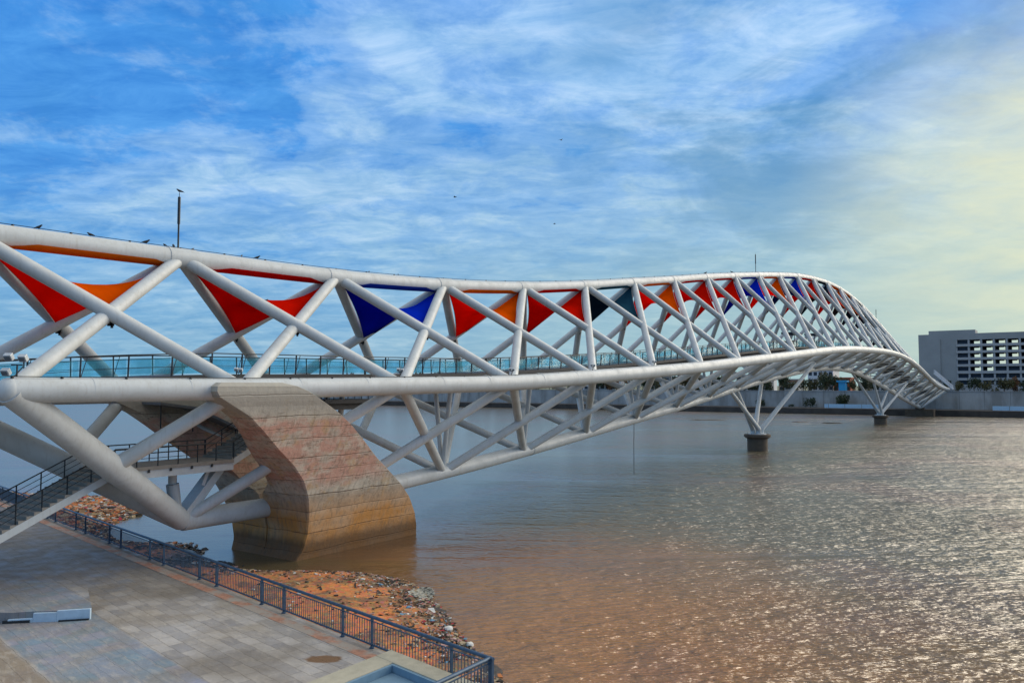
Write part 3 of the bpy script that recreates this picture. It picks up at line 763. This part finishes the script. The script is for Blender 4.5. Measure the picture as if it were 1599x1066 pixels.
# grey slab flight on the far side of the stair
fs = empty('slab_ramp', P(34, 4, 7.5), 'grey slab ramp with thin posts dropping behind the near pier', 'ramp')
m = MB()
for sa, za, sb, zb in ((27.0, 9.85, 29.6, 9.5), (30.6, 9.0, 33.0, 7.9)): m.bar(P(sa, 4, za), P(sb, 4, zb), 2.6, .16)
m.bar(P(29.6, 4, 9.5), P(30.6, 4, 9.0), 2.6, .12)
m.build('slab', 'grey_steel', fs)
m = MB()
for s, z in ((27.2, 9.8), (29.4, 9.5), (32.6, 8.0)): m.bar(P(s, 3, z), P(s, 3, z - 1.5), .06, .06)
m.build('post', 'dark_steel', fs)
m = MB()
for h in (.25, .5, .75, 1.0): m.tube([P(32.6, 2.9, 8.2 + h), P(35.4, 2.9, 9.6 + h)], .03, 6)
m.build('handrail', 'bldg_pale', fs)


# ------------------------------------------------------------------ poles, floodlights, wire, birds
def pole(s, z0, z1, label):
    e = empty('lightning_rod', P(s, 0, z0 - .25), label, 'pole', 'rods standing on the ridge tube')
    m = MB(); m.lathe(P(s, 0, z0 - .3), [(.16, 0), (.16, .1), (.07, .35)], 12); m.build('foot', 'white_paint', e, True)
    m = MB(); m.tube([P(s, 0, z0), P(s, 0, (z0 + z1) / 2)], .055, 10); m.tube([P(s, 0, (z0 + z1) / 2), P(s, 0, z1)], .085, 10); m.tube([P(s, 0, z1), P(s, 0, z1 + .25)], .02, 6)
    m.build('rod', 'dark_steel', e, True)


pole(26.25, 18.95, 22.2, 'dark upright rod on the ridge tube with a black bird on its tip')
pole(133.5, 30.3, 33.5, 'thin dark rod standing on the hump of the ridge tube in the distance')
pole(238.6, 29.4, 32.3, 'faint small rod on the far descending end of the ridge tube')


def flood(p, k, heads, label, grp='small floodlights at the diagonal feet of the near side tube'):
    e = empty('floodlight', p, label, 'floodlight', grp)
    m = MB(); m.bar(p, p + Vector((0, 0, .5 * k)), .05 * k, .05 * k); m.bar(p + Vector((-.25 * k, 0, .5 * k)), p + Vector((.25 * k, 0, .5 * k)), .05, .05); m.bar(p - DV * .1 * k, p + DV * .25 * k + Vector((0, 0, .45 * k)), .04, .04); m.build('bracket', 'dark_steel', e)
    for hx, hz in heads:
        c = p + Vector((hx * k, -.05, hz * k)); ax = (Vector((1, 0, 0)), Vector((0, .8, .6)), Vector((0, -.6, .8)))
        h = MB(); h.box(c, (.17 * k, .11 * k, .15 * k), ax); hh = h.build('lamp_head', 'lamp_grey', e, bevel=.02)
        g = MB(); g.box(c - ax[1] * .125 * k, (.12 * k, .02 * k, .10 * k), ax); g.build('lens', 'lamp_glass', hh)


flood(P(15.4, -5.6, 11.35), 1.0, [(-.35, .85), (.28, .8), (-.45, .2)], 'pair of pale floodlights on a bracket at the left end of the near side tube', 'floodlight pair')
for i, nm in ((1, 'above the near concrete pier'), (2, 'just right of the near concrete pier'), (3, 'at the third diagonal foot'), (4, 'at the fourth diagonal foot'), (5, 'at the fifth diagonal foot')):
    flood(P(SI(i) - .35, -WI[i] - .15, ZS[i] + .6), .62, [(-.2, .75), (.2, .7)], 'small pale floodlight on the near side tube ' + nm)
m = MB(); m.tube([P(86.4, 0, 6.4), P(86.36, .03, 3.2), P(86.3, 0, .2)], .035, 6)
m.tube([P(86.4, 0, 6.5), P(86.4, .04, 3.9)], .02, 6)
tag(m.build('hanging_cable', 'cable_black'), 'thin black cable hanging from the bottom tube down to the water', 'cable')


def bird(p, k, yaw, label, fly=False):
    k *= .5 if fly else .64
    o = bpy.data.objects.new('bird', None); COL.objects.link(o); o.location = p; o.rotation_euler = (0, 0, yaw)
    tag(o, label, 'bird', 'flying birds' if fly else 'birds perched on the bridge tubes')
    loc = Matrix.Translation(p) @ Matrix.Rotation(yaw, 4, 'Z')
    m = MB()
    zb = .0 if fly else .17
    # body, neck and head as one tapered surface, beak tip forward (+x)
    pts = [(-.34, .10), (-.24, .13), (-.10, .165), (.03, .20), (.12, .26), (.165, .31), (.21, .315), (.26, .30)]
    rr = [.025, .05, .085, .095, .07, .052, .045, .012]
    if fly: pts = [(-.30, .0), (-.18, .0), (-.05, .0), (.08, .0), (.16, .02), (.21, .025), (.25, .02), (.29, .01)]
    m.tube([loc @ (Vector((x, 0, z)) * k) for x, z in pts], [r * k for r in rr], 8)
    if not fly:
        for sy in (-.03, .03): m.tube([loc @ (Vector((0, sy, .12)) * k), loc @ (Vector((.01, sy, 0)) * k)], .010 * k, 5)
        m.add([loc @ (Vector(v) * k) for v in ((-.20, -.05, .13), (-.20, .05, .13), (-.44, .04, .03), (-.44, -.04, .03), (-.2, 0, .16))], [(0, 1, 2, 3), (0, 4, 1), (1, 4, 2), (2, 4, 3), (3, 4, 0)])
    else:
        m.add([loc @ (Vector(v) * k) for v in ((.10, 0, .03), (-.08, 0, .03), (-.02, .30, .14), (.09, .28, .15), (-.14, .62, .05), (-.02, -.30, .14), (.09, -.28, .15), (-.14, -.62, .05), (0, 0, -.02))],
              [(0, 1, 2, 3), (3, 2, 4), (1, 0, 6, 5), (5, 6, 7), (0, 3, 8), (0, 8, 6), (1, 8, 2), (1, 5, 8)])
    b = m.build('bird_body', 'black_feather', None, True)
    b.parent = o; b.matrix_parent_inverse = loc.inverted()


BL = [(18.5, 'black bird facing right, farthest left on the ridge tube'), (21.1, 'black bird with a long tail, second from left on the ridge tube'), (24.26, 'low crouching black bird left of the rod on the ridge tube'),
      (25.4, 'small black bird just left of the rod foot'), (25.95, 'black bird leaning against the foot of the near rod'), (27.2, 'small black bird just right of the near rod'), (30.65, 'small upright black bird right of the near rod'),
      (31.85, 'black bird crouching beside a small upright bird on the ridge tube'), (41.9, 'tiny black bird above the blue sail on the ridge tube'), (45.1, 'tiny black bird halfway along the blue sail bay'),
      (110.4, 'black speck of a bird on the rising distant ridge tube'), (121.4, 'black speck of a bird nearer the distant rod')]
for k, (s, lb) in enumerate(BL):
    sc = [1.15, 1.05, 1.25, .9, 1.15, .75, .85, 1.15, .75, .7, 1.3, 1.3][k]
    i = max(0, min(25, int((s - SI(0)) // 12)))
    near = min(topc, key=lambda p: abs(sqz(p)[0] - s)); z = interp(s, sorted((sqz(p)[0], p.z) for p in topc)) + .565
    bird(P(s, 0, z), sc, [0, 3.3, .4, 2.6, 2.2, 1.2, 1.6, .3, 1.3, 2.0, 0, 3.][k], lb)
bird(P(26.25, 0, 22.44), 1.1, 3.4, 'black bird perched on the tip of the near rod')
bird(Vector((-16.7, 53.2, 17.35)).lerp((Tn(1) + Sn(2)) / 2, 0) if False else Tn(1).lerp(Sn(2), .36) + Vector((0, 0, .38)), .7, .5, 'tiny black bird on a white diagonal above the second sail')
bird(Vector((4.4, 68.9, 32.9)), 1.0, .8, 'black bird flying highest in the middle of the sky', True)
bird(Vector((-5.1, 69.2, 27.8)), 1.1, 2.8, 'black bird flying left above the blue sail bay', True)
bird(Vector((3.8, 69.3, 25.4)), .8, .2, 'small black bird flying low above the middle of the bridge', True)
# kiosks on the far deck
for k, (s, q_) in enumerate(((150, -1.2), (166, -1.0))):
    e = empty('kiosk', P(s, q_, zdeck(s)), ('larger' if k == 0 else 'smaller') + ' dark roofed kiosk standing on the bridge deck behind the diagonals', 'kiosk'); z = zdeck(s); w = 2.4 - k * .6
    m = MB(); m.box(P(s, q_, z + 2.5), (w, 1.2, .18), (DV, NV, Vector((0, 0, 1)))); m.build('roof', 'bldg_dark', e)
    m = MB(); m.box(P(s, q_, z + .55), (w * .7, .8, .55), (DV, NV, Vector((0, 0, 1)))); m.build('counter', 'bldg_dark', e)
    for a in (-.8, .8): m = MB(); m.bar(P(s + a * w, q_, z), P(s + a * w, q_, z + 2.4), .1, .1); m.build('post', 'dark_steel', e)

# ------------------------------------------------------------------ quay railing
rail = empty('quay_railing', Q(0, 0, ZP), 'blue steel railing with close upright bars along the edge of the paved promenade', 'railing')
V0 = -.12


def rail_run(pa, pb, first_long=True):
    L = (pb - pa).length; d = (pb - pa).normalized(); t_ = 0; lg = first_long
    while t_ < L - .3:
        w = 4.4 if lg else 1.9; w = min(w, L - t_); m = MB(); n = int(w / .155)
        a, b = pa + d * t_, pa + d * (t_ + w)
        m.bar(a + Vector((0, 0, .13)), b + Vector((0, 0, .13)), .05, .06)
        m.bar(a + Vector((0, 0, .97)), b + Vector((0, 0, .97)), .04, .03)
        for k in range(1, n): c = a.lerp(b, k / n); m.tube([c + Vector((0, 0, .13)), c + Vector((0, 0, .97))], .016 if t_ < 40 else .02, 5, False)
        m.build('railing_panel', 'rail_blue', rail)
        p = MB(); p.box(a + Vector((0, 0, .55)), (.03, .05, .55), (d, d.cross(Vector((0, 0, 1))), Vector((0, 0, 1)))); p.box(a + Vector((0, 0, .02)), (.08, .08, .02)); p.build('post', 'rail_blue', rail)
        t_ += w; lg = not lg
    m = MB(); m.tube([pa - d * .05 + Vector((0, 0, 1.12)), pb + Vector((0, 0, 1.12))], .062, 12); m.build('top_rail', 'rail_blue', rail, True)


rail_run(Q(.25, V0, ZP), Q(82, V0, ZP), False)
ca = Q(.35, V0, ZP); rail_run(ca, ca - DV * 9, True)

# stairwell opening with a pale coping at the quay corner
sw = empty('stairwell_parapet', Q(4, -3, ZP), 'pale stone coping round a blue walled opening at the bottom corner of the quay', 'parapet')
o0 = Vector((-4.25, 28.05, 0)); e1 = -ET; e2 = -DV
zc_ = ZP + .30
A0 = o0; A1 = o0 + e1 * 4.6; A2 = A1 + e2 * 9; A3 = o0 + e2 * 9
i0 = o0 + e1 * 1.1 + e2 * .75
m = MB()
m.prism([A0, A1, A1 + e2 * .75, A0 + e2 * .75], ZP - .05, zc_)
m.prism([A0 + e2 * .752, A0 + e2 * .752 + e1 * .95, A3 + e1 * .95, A3], ZP - .05, zc_)
m.prism([A1 + e2 * .752 - e1 * 1.2, A1 + e2 * .752, A2, A2 - e1 * 1.2], ZP - .05, zc_)
m.build('coping', 'coping', sw, bevel=.02)
m = MB(); z0 = ZP + .02
w0, w1 = o0 + e2 * .76 + e1 * .96, A1 + e2 * .76 - e1 * 1.21
m.prism([w0, w1, w1 + e2 * .1, w0 + e2 * .1], z0, zc_ - .03); m.prism([w0 + e2 * .11, w0 + e2 * .11 + e1 * .1, w0 + e2 * 8 + e1 * .1, w0 + e2 * 8], z0, zc_ - .03)
m.prism([w0 + e2 * .12 + e1 * .11, w1 + e2 * .12, w1 + e2 * 8, w0 + e2 * 8 + e1 * .11], ZP + .004, ZP + .03)
m.build('inner_wall', 'blue_paint', sw)
# low raised platform with a broken pale front edge
pf = empty('stone_platform', Vector((-20, 34.5, ZP)), 'low raised paved platform with a broken pale blue front face on the promenade', 'platform')
fp = [Vector((-20.3, 32.15, 0)), Vector((-19.4, 32.35, 0)), Vector((-18.5, 32.45, 0)), Vector((-17.3, 32.75, 0))]
m = MB(); back = [Vector((-19.4, 36.3, 0)), Vector((-24.5, 38.0, 0)), Vector((-27, 36.0, 0)), Vector((-23.0, 32.3, 0))]
m.prism(fp + back, ZP - .05, ZP + .40); m.build('top', 'stone_paving', pf)
m = MB()
for k, (a, b) in enumerate(zip(fp, fp[1:])):
    h = (.16, .36, .43)[k]; m.prism([a + Vector((0, -.12, 0)), b + Vector((0, -.12, 0)), b + Vector((0, -.004, 0)), a + Vector((0, -.004, 0))], ZP - .02, ZP + h)
m.build('front_face', 'ledge_stone', pf, bevel=.02)
m = MB(); m.bar(Vector((-20.5, 32.05, ZP + .05)), Vector((-19.5, 32.2, ZP + .05)), .1, .1); m.build('exposed_edge', 'cable_black', pf); m = MB(); m.bar(Vector((-18.4, 32.3, ZP + .03)), Vector((-17.3, 32.55, ZP + .03)), .06, .06); m.build('exposed_edge', 'cable_black', pf)

# ------------------------------------------------------------------ litter on the shore
LC = ['l_white', 'l_pink', 'l_blue', 'l_red', 'l_brown', 'l_dark', 'l_orange', 'l_tan']
for nme, c in zip(LC, ((.55, .55, .52), (.38, .22, .20), (.12, .25, .36), (.35, .02, .03), (.20, .11, .05), (.03, .025, .02), (.48, .16, .04), (.34, .27, .17))): mat(nme, c, .7, var=.2, nscale=8.)
rnd = random.Random(3)


def scatter(name, label, n, ts, vf, pal, smin, smax, seed):
    m = MB(); r = random.Random(seed); k = 0
    while k < n:
        t_ = r.uniform(*ts); vs_ = interp(t_, SH); v_ = vf(r, t_, vs_)
        if v_ < .1: continue
        z = max(shore_z(t_, v_), 0.0); p = Q(t_, v_, z + .02); s = r.uniform(smin, smax) * (1 if r.random() < .9 else 1.8)
        yaw = r.uniform(0, pi); X = Vector((cos(yaw), sin(yaw), r.uniform(-.4, .4))).normalized(); Y = Vector((0, 0, 1)).cross(X).normalized(); Z = X.cross(Y)
        hx, hy, hz = s * r.uniform(.5, 1.2), s * r.uniform(.3, .8), s * r.uniform(.08, .4)
        pts = [p + X * hx * a * r.uniform(.5, 1) + Y * hy * b * r.uniform(.5, 1) + Z * hz * c * r.uniform(.5, 1) for c in (-1, 1) for b in (-1, 1) for a in (-1, 1)]
        m.add(pts, [(0, 2, 3, 1), (4, 5, 7, 6), (0, 1, 5, 4), (2, 6, 7, 3), (0, 4, 6, 2), (1, 3, 7, 5)], r.choices(range(8), pal)[0]); k += 1
    return tag(m.build(name, LC), label, 'litter', kind='stuff')


scatter('litter', 'strewn rubbish of many colours washed up along the near shore below the railing', 4600, (0.3, 27), lambda r, t, v: v - abs(r.gauss(0, 1.5)) + .3 if r.random() < .86 else r.uniform(.1, max(v, .5)), (2, 3, .5, .5, 7, 7, 1, 4), .04, .13, 5)
scatter('rubble', 'orange brown leaf and brick rubble heaped on the shore beneath the stair', 4200, (46, 80), lambda r, t, v: r.uniform(.2, max(v + .2, .6)), (2, 2, .1, .4, 6, 3, 7, 5), .10, .32, 6)
scatter('floating_debris', 'dark soggy debris floating at the shore under the steel tubes', 1500, (28, 47), lambda r, t, v: r.uniform(.2, max(v, 1.) + 1.2), (.6, .4, .3, .1, 3, 8, .3, 1), .07, .24, 8)


def lump(p, r, name, m_, label, cat, grp=None, sq=.6, sd=1):
    r *= .62; m = MB(); n = 10; k = 6; vs = []; fs = []
    for i in range(k + 1):
        for j in range(n):
            th = pi * i / k; ph = 2 * pi * j / n; d_ = Vector((sin(th) * cos(ph), sin(th) * sin(ph), cos(th) * sq)); d_ *= r * (1 + .35 * noise.noise(d_ * 1.7 + Vector((sd, 0, 0)))); vs.append(p + d_)
    for i in range(k):
        for j in range(n): fs.append((i * n + j, i * n + (j + 1) % n, (i + 1) * n + (j + 1) % n, (i + 1) * n + j))
    m.add(vs, fs); return tag(m.build(name, m_, None, True), label, cat, grp)


for k, (t_, v_, r, mm, lb) in enumerate(((9.2, 5.9, .33, 'l_white', 'larger pale rubbish sack at the water edge beyond the railing'), (7.4, 5.5, .30, 'l_white', 'pale sack nearer the railing corner at the water edge'), (6.4, 5.3, .22, 'l_blue', 'small bluish bag right of the pale sacks'),
                                      (4.5, 3.2, .16, 'l_orange', 'small bright orange bag just beyond the railing near its corner'), (17.6, 3.4, .2, 'l_white', 'small white bag on the red soil'), (12.5, 6.2, .2, 'l_blue', 'small blue bag in the rubbish below the pier'))):
    lump(Q(t_, v_, shore_z(t_, v_) + r * .3), r, 'sack', mm, lb, 'sack', 'rubbish bags on the near shore', .6, k * 3)
# foam patch
mat('foam_grey', (.36, .36, .31), .8, var=.2, nscale=6.)
m = MB(); r = random.Random(12); c = Vector((-4.7, 41.6, 0))
for k in range(420):
    a = r.uniform(0, 2 * pi); q_ = r.random() ** .5; p = c + Vector((cos(a) * q_ * .6, sin(a) * q_ * 1.4, 0)); s = r.uniform(.02, .07)
    z_ = max(.04, shore_z((p - E0).dot(ET), (p - E0).dot(EV)))
    m.box(p + Vector((0, 0, z_ + .02)), (s, s * r.uniform(.5, 1), .03))
tag(m.build('foam', 'foam_grey'), 'pale foam patch at the edge of the rubbish', 'foam', kind='stuff')
# mud flats showing in the far water
for k, (x, y, rx, ry, lb) in enumerate(((86.5, 235.5, 3.6, 2.2, 'dark low mud flat in the water before the far bank'), (93, 228, 4., .8, 'thin broken streak of mud right of the larger mud flat'), (62, 249, 7.5, 1.1, 'long thin mud streak left of the mid river footing'))):
    m = MB(); n = 26; vs = [Vector((x + rx * cos(2 * pi * j / n) * (1 + .25 * noise.noise(Vector((j, k, 0)))), y + ry * sin(2 * pi * j / n), -.1)) for j in range(n)]
    vs2 = [Vector((x + (v.x - x) * .6, y + (v.y - y) * .6, .22 + .1 * noise.noise(v))) for v in vs]
    m.add(vs + vs2, [tuple(range(n, 2 * n))] + [(j, (j + 1) % n, n + (j + 1) % n, n + j) for j in range(n)])
    tag(m.build('mud_flat', 'mud_dark'), lb, 'mud flat', 'mud flats in the river')

# ------------------------------------------------------------------ trees
def crown_mesh(seed, n, mat_, leaf=.5):
    r = random.Random(seed); m = MB(); blobs = []
    for k in range(13):
        a = r.uniform(0, 2 * pi); d_ = r.uniform(0, .62); blobs.append((Vector((cos(a) * d_, sin(a) * d_, r.uniform(.05, .8))), r.uniform(.20, .42)))
    for k in range(n):
        c, rad = r.choice(blobs); v = Vector((r.gauss(0, 1), r.gauss(0, 1), r.gauss(0, 1))).normalized() * rad * r.uniform(.55, 1.05); p = c + Vector((v.x, v.y, v.z * .8))
        s = leaf * r.uniform(.5, 1.1); a = Vector((r.gauss(0, 1), r.gauss(0, 1), r.gauss(0, 1))).normalized(); b = a.orthogonal().normalized(); c2 = a.cross(b)
        m.add([p - b * s - c2 * s * .5, p + b * s - c2 * s * .4, p + b * s * .6 + c2 * s * .6, p - b * s * .7 + c2 * s * .5], [(0, 1, 2, 3)])
    me = bpy.data.meshes.new('crown'); me.from_pydata(m.v, [], m.f); me.materials.append(MATS[mat_]); return me


def trunk_mesh(seed):
    r = random.Random(seed); m = MB(); m.tube([(0, 0, -.05), (.02, .01, .2), (0, .02, .55)], [.045, .035, .02], 8)
    for k in range(4):
        a = r.uniform(0, 2 * pi); m.tube([(0, 0, .22 + .07 * k), (cos(a) * .2, sin(a) * .2, .5), (cos(a) * .4, sin(a) * .4, .68)], [.02, .014, .006], 6)
    me = bpy.data.meshes.new('trunk'); me.from_pydata(m.v, [], m.f); me.materials.append(MATS['bark']); return me


CR = [crown_mesh(k, 1100, mm, .062) for k, mm in enumerate(('leaf_dark', 'leaf_dark', 'leaf_olive', 'leaf_rust'))]; TR = [trunk_mesh(k) for k in range(2)]


def tree(p, h, w, kind, label, name='tree', cat='tree', grp='trees along the far bank', trunk=True):
    e = empty(name, p, label, cat, grp); e.scale = (w / 2, w / 2, h); e.rotation_euler = (0, 0, rnd.uniform(0, 6))
    c = bpy.data.objects.new('crown', CR[kind]); COL.objects.link(c); c.parent = e; c.location = (0, 0, .12 if trunk else -.1)
    if trunk:
        t_ = bpy.data.objects.new('trunk', rnd.choice(TR)); COL.objects.link(t_); t_.parent = e


# bushes in front of the far wall
for q_, h, w, lb in ((61.4, 3.6, 5.5, 'small dark bush before the far wall left of the mid river support'), (41.4, 4.6, 6.6, 'round dark bush before the far wall between the two river supports'), (28.9, 6.2, 8.8, 'largest dark bush before the far wall left of the small support'), (49, 1.4, 3., 'low scrub left of the round dark bush')):
    tree(P(328.5, q_, 2.2), h, w, 0, lb, 'bush', 'bush', 'bushes before the far wall', False)
KN = ['dark green', 'dark green', 'olive', 'rust coloured']
spots = []; SEEN = {}
q_ = -46.
while q_ < 330:
    spots.append(q_); q_ += rnd.uniform(2.6, 5.6) * (1 if q_ < 110 else 1.7)
def xpix(v): return 799.5 + 1220.7 * v.x / v.y
for k, q_ in enumerate(spots):
    kind = rnd.choice((0, 0, 1, 2, 2, 3)); s = rnd.uniform(338, 352); big = 1.0 if q_ > 10 else .75
    h = rnd.uniform(4.8, 9.0) * big * (1.25 if q_ > 110 else 1)
    if -13 < q_ < 9 : h *= .7
    p = P(s, q_, 8.1); x = xpix(p)
    where = 'before the large grey building' if x > 1440 else 'left of the large grey building' if x > 1385 else 'behind the small support' if x > 1335 else 'between the river supports' if x > 1220 else 'behind the mid river support' if x > 1130 else 'beyond the middle lattice' if x > 950 else 'beyond the near lattice'
    ht = 'tall' if h > 6.6 else 'mid height' if h > 5.0 else 'low'
    ky = (ht, KN[kind], where); SEEN[ky] = SEEN.get(ky, 0) + 1
    ORD2 = ['', 'second ', 'third ', 'fourth ', 'fifth ', 'sixth ', 'seventh ', 'eighth ', 'ninth ', 'tenth ', 'eleventh ', 'twelfth ', 'thirteenth ', 'fourteenth ', 'fifteenth ', 'sixteenth ', 'seventeenth ']
    lb = '%s %s tree on far bank %s' % (ht, KN[kind], where)
    n_ = SEEN[ky] - 1
    lb = lb + (', ' + ORD2[n_] + 'from right' if n_ else ', rightmost'); assert len(lb.split()) <= 16, lb
    tree(p, h, h * rnd.uniform(1.0, 1.5), kind, lb)


# ------------------------------------------------------------------ buildings on the far bank
UZ = Vector((0, 0, 1))


def grid_building(s0, depth, q0, zt, blank, cols, rows, zr, cw, ww, wh, label, lit=()):
    e = empty('building', P(s0, q0 - 20, 8.1), label, 'building', 'buildings on the far bank'); qe = q0 - blank - cols * cw
    m = MB()
    # blank front slab
    m.box(P(s0 + depth / 2, q0 - blank / 2, (8.1 + zt) / 2), (depth / 2, blank / 2, (zt - 8.1) / 2), (DV, NV, UZ))
    zb = [z for z in zr]
    top = zb[0] + wh / 2
    m.box(P(s0 + depth / 2, (q0 - blank + qe) / 2, (top + zt) / 2), (depth / 2, abs(q0 - blank - qe) / 2 - .002, (zt - top) / 2), (DV, NV, UZ))
    m.build('wall', 'bldg_grey', e)
    m = MB()
    for k in range(len(zb)):
        lo = zb[k + 1] + wh / 2 if k + 1 < len(zb) else 8.1; hi = zb[k] - wh / 2
        m.box(P(s0 + depth / 2 - .15, (q0 - blank + qe) / 2, (lo + hi) / 2), (depth / 2, abs(q0 - blank - qe) / 2 + .05, (hi - lo) / 2), (DV, NV, UZ))
        for c in range(cols + 1): m.box(P(s0 + depth / 2, q0 - blank - c * cw, zb[k]), (depth / 2 - .1, (cw - ww) / 2, wh / 2), (DV, NV, UZ))
    m.build('frame', 'bldg_frame', e)
    for k, z in enumerate(zb):
        for c in range(cols):
            qc = q0 - blank - (c + .5) * cw
            w = MB(); a_, b_ = ww / 2 - .01, wh / 2 - .01; sm = s0 + depth * .5
            if (k, c) in lit:                # open right through the empty floor: dark partitions leave a gap
                for dq, hq in ((a_ - .55, .55), (-a_ + .25, .25)): w.box(P(sm, qc + dq, z), (.1, hq, b_), (DV, NV, UZ))
                w.box(P(sm, qc + .15, z + b_ - .2), (.1, a_ - .8, .2), (DV, NV, UZ))
            else: w.box(P(s0 + 1.2, qc, z), (.1, a_, b_), (DV, NV, UZ))
            w.build('window', 'bldg_dark', e)
    return e


rows = [28.45, 25.75, 23.1, 20.4, 17.7, 14.9, 12.2]
lit = {(k, c) for k in range(4) for c in range(1, 12)} | {(4, 1), (4, 2)}
bm_ = grid_building(360, 13, 6.0, 31.8, 13.6, 12, 7, rows, 4.3, 3.65, 1.7, 'large grey multi storey building with rows of open windows right of the bridge end', lit)
m = MB(); m.box(P(366, -6.0, 32.55), (5, 8.3, .75), (DV, NV, UZ)); m.build('roof_block', 'bldg_grey', bm_)
m = MB(); m.box(P(359.7, 2.0, 19), (.25, 3.9, 10.9), (DV, NV, UZ)); m.build('end_panel', 'bldg_grey', bm_)


def low_block(s, q_, w, d_, z0, z1, mt, roof, label, cols=4, rws=1):
    e = empty('building', P(s, q_, z0), label, 'building', 'buildings on the far bank')
    m = MB(); m.box(P(s + d_ / 2, q_, (z0 + z1) / 2), (d_ / 2, w / 2, (z1 - z0) / 2), (DV, NV, UZ)); m.build('wall', mt, e)
    m = MB(); m.box(P(s + d_ / 2, q_, z1 + .2), (d_ / 2 + .4, w / 2 + .4, .2), (DV, NV, UZ)); m.build('roof', roof, e)
    for r_ in range(rws):
        for c in range(cols):
            m = MB(); m.box(P(s - .03, q_ - w / 2 + (c + .5) * w / cols, z0 + (z1 - z0) * (r_ + .55) / rws), (.05, w / cols * .33, (z1 - z0) / rws * .25), (DV, NV, UZ)); m.build('window', 'bldg_dark', e)


low_block(372, 48, 11, 12, 8.1, 17.8, 'bldg_pale', 'bldg_frame', 'pale flat roofed block with window strips between the two river supports', 5, 3)
low_block(366, 37.5, 7, 8, 8.1, 14.2, 'roof_red', 'roof_red', 'red walled house beside the pale block on the far bank', 3, 2)
low_block(364, 60, 9, 9, 8.1, 13.6, 'bldg_beige', 'bldg_frame', 'beige low house left of the pale block', 3, 2)
low_block(375, 80, 16, 12, 8.1, 16.0, 'bldg_pale', 'bldg_pale', 'wide white block behind the mid river support', 6, 3)
low_block(372, 103, 14, 12, 8.1, 14.0, 'bldg_beige', 'roof_red', 'beige house with a red roof seen through the lattice', 4, 2)
low_block(378, 130, 18, 12, 8.1, 15.4, 'bldg_grey', 'bldg_frame', 'grey flat block seen through the middle of the lattice', 6, 2)
low_block(365, 25, 8, 8, 8.1, 13.5, 'bldg_beige', 'bldg_frame', 'beige low house left of the far end of the bridge', 3, 1)
low_block(380, 175, 22, 12, 8.1, 14.2, 'bldg_pale', 'bldg_frame', 'long pale block behind the trees under the near half of the bridge', 7, 2)
for (s_, q_, w_, d_, z_, mt_, rf_, lb_, c_, r_) in ((352, 55.5, 6, 7, 12.6, 'bldg_pale', 'roof_red', 'small white house with a red roof left of the pale flat roofed block', 2, 1),
        (350, 68, 7, 7, 13.2, 'far_concrete', 'bldg_frame', 'grey concrete house just right of the mid river support legs', 3, 2), (351, 90, 9, 7, 12.8, 'bldg_pale', 'bldg_frame', 'white low house just left of the mid river support legs', 3, 1),
        (356, 116, 9, 8, 13.4, 'bldg_beige', 'bldg_frame', 'tan house between the grey flat block and the red roofed house', 4, 2), (352, 148, 12, 8, 12.6, 'bldg_pale', 'roof_red', 'white house with a red roof left of the grey flat block', 4, 1),
        (358, 210, 16, 9, 13.0, 'bldg_beige', 'bldg_frame', 'tan long house farthest left on the far bank', 5, 1), (349, 19, 6, 6, 12.2, 'bldg_pale', 'roof_red', 'small white house with a red roof by the bridge end', 2, 1)):
    low_block(s_, q_, w_, d_, 8.1, z_, mt_, rf_, lb_, c_, r_)
kz = empty('kiosk', P(337, 30.8, 8.1), 'bright blue kiosk above the far wall by the small river support', 'kiosk')
m = MB(); m.box(P(337, 30.8, 10.2), (1.5, 1.3, 2.1), (DV, NV, UZ)); m.build('cabin', 'tarp_blue', kz)
m = MB(); m.box(P(337, 30.8, 12.7), (2.0, 2.0, .35), (DV, NV, UZ)); m.build('roof', 'tarp_blue', kz)
for q0_, q1_, lb in ((34, 14.5, 'pale blue hoarding along the far lower quay behind the small support'), (-22, -75, 'pale blue hoarding along the far lower quay at the right edge')):
    e = empty('hoarding', P(320, (q0_ + q1_) / 2, 2.2), lb, 'hoarding', 'hoardings on the far quay')
    m = MB(); m.box(P(320, (q0_ + q1_) / 2, 3.1), (.08, abs(q0_ - q1_) / 2, .75), (DV, NV, UZ)); m.build('panel', 'hoarding_blue', e)
    k = q1_
    while k < q0_: m = MB(); m.box(P(319.85, k, 3.1), (.06, .07, .9), (DV, NV, UZ)); m.build('post', 'grey_steel', e); k += 6
# landing ramp with white rails where the bridge meets the far bank
rp = empty('access_ramp', P(334, -9, 8.1), 'white railed ramp coming down beside the far end of the bridge', 'ramp')
m = MB(); m.bar(P(332, -2.8, 15.6), P(332, -8.9, 9.6), 3.2, .35); m.build('ramp_slab', 'bldg_pale', rp)
for ds in (-1.4, 1.4):
    for h in (.35, .8, 1.25): m = MB(); m.tube([P(332 + ds, -2.8, 15.6 + h), P(332 + ds, -8.9, 9.6 + h)], .09, 6); m.build('handrail', 'bldg_pale', rp)
m = MB(); m.box(P(333, -4.2, 10.6), (1.2, .6, 2.5), (DV, NV, UZ)); m.build('ramp_support', 'far_concrete', rp)
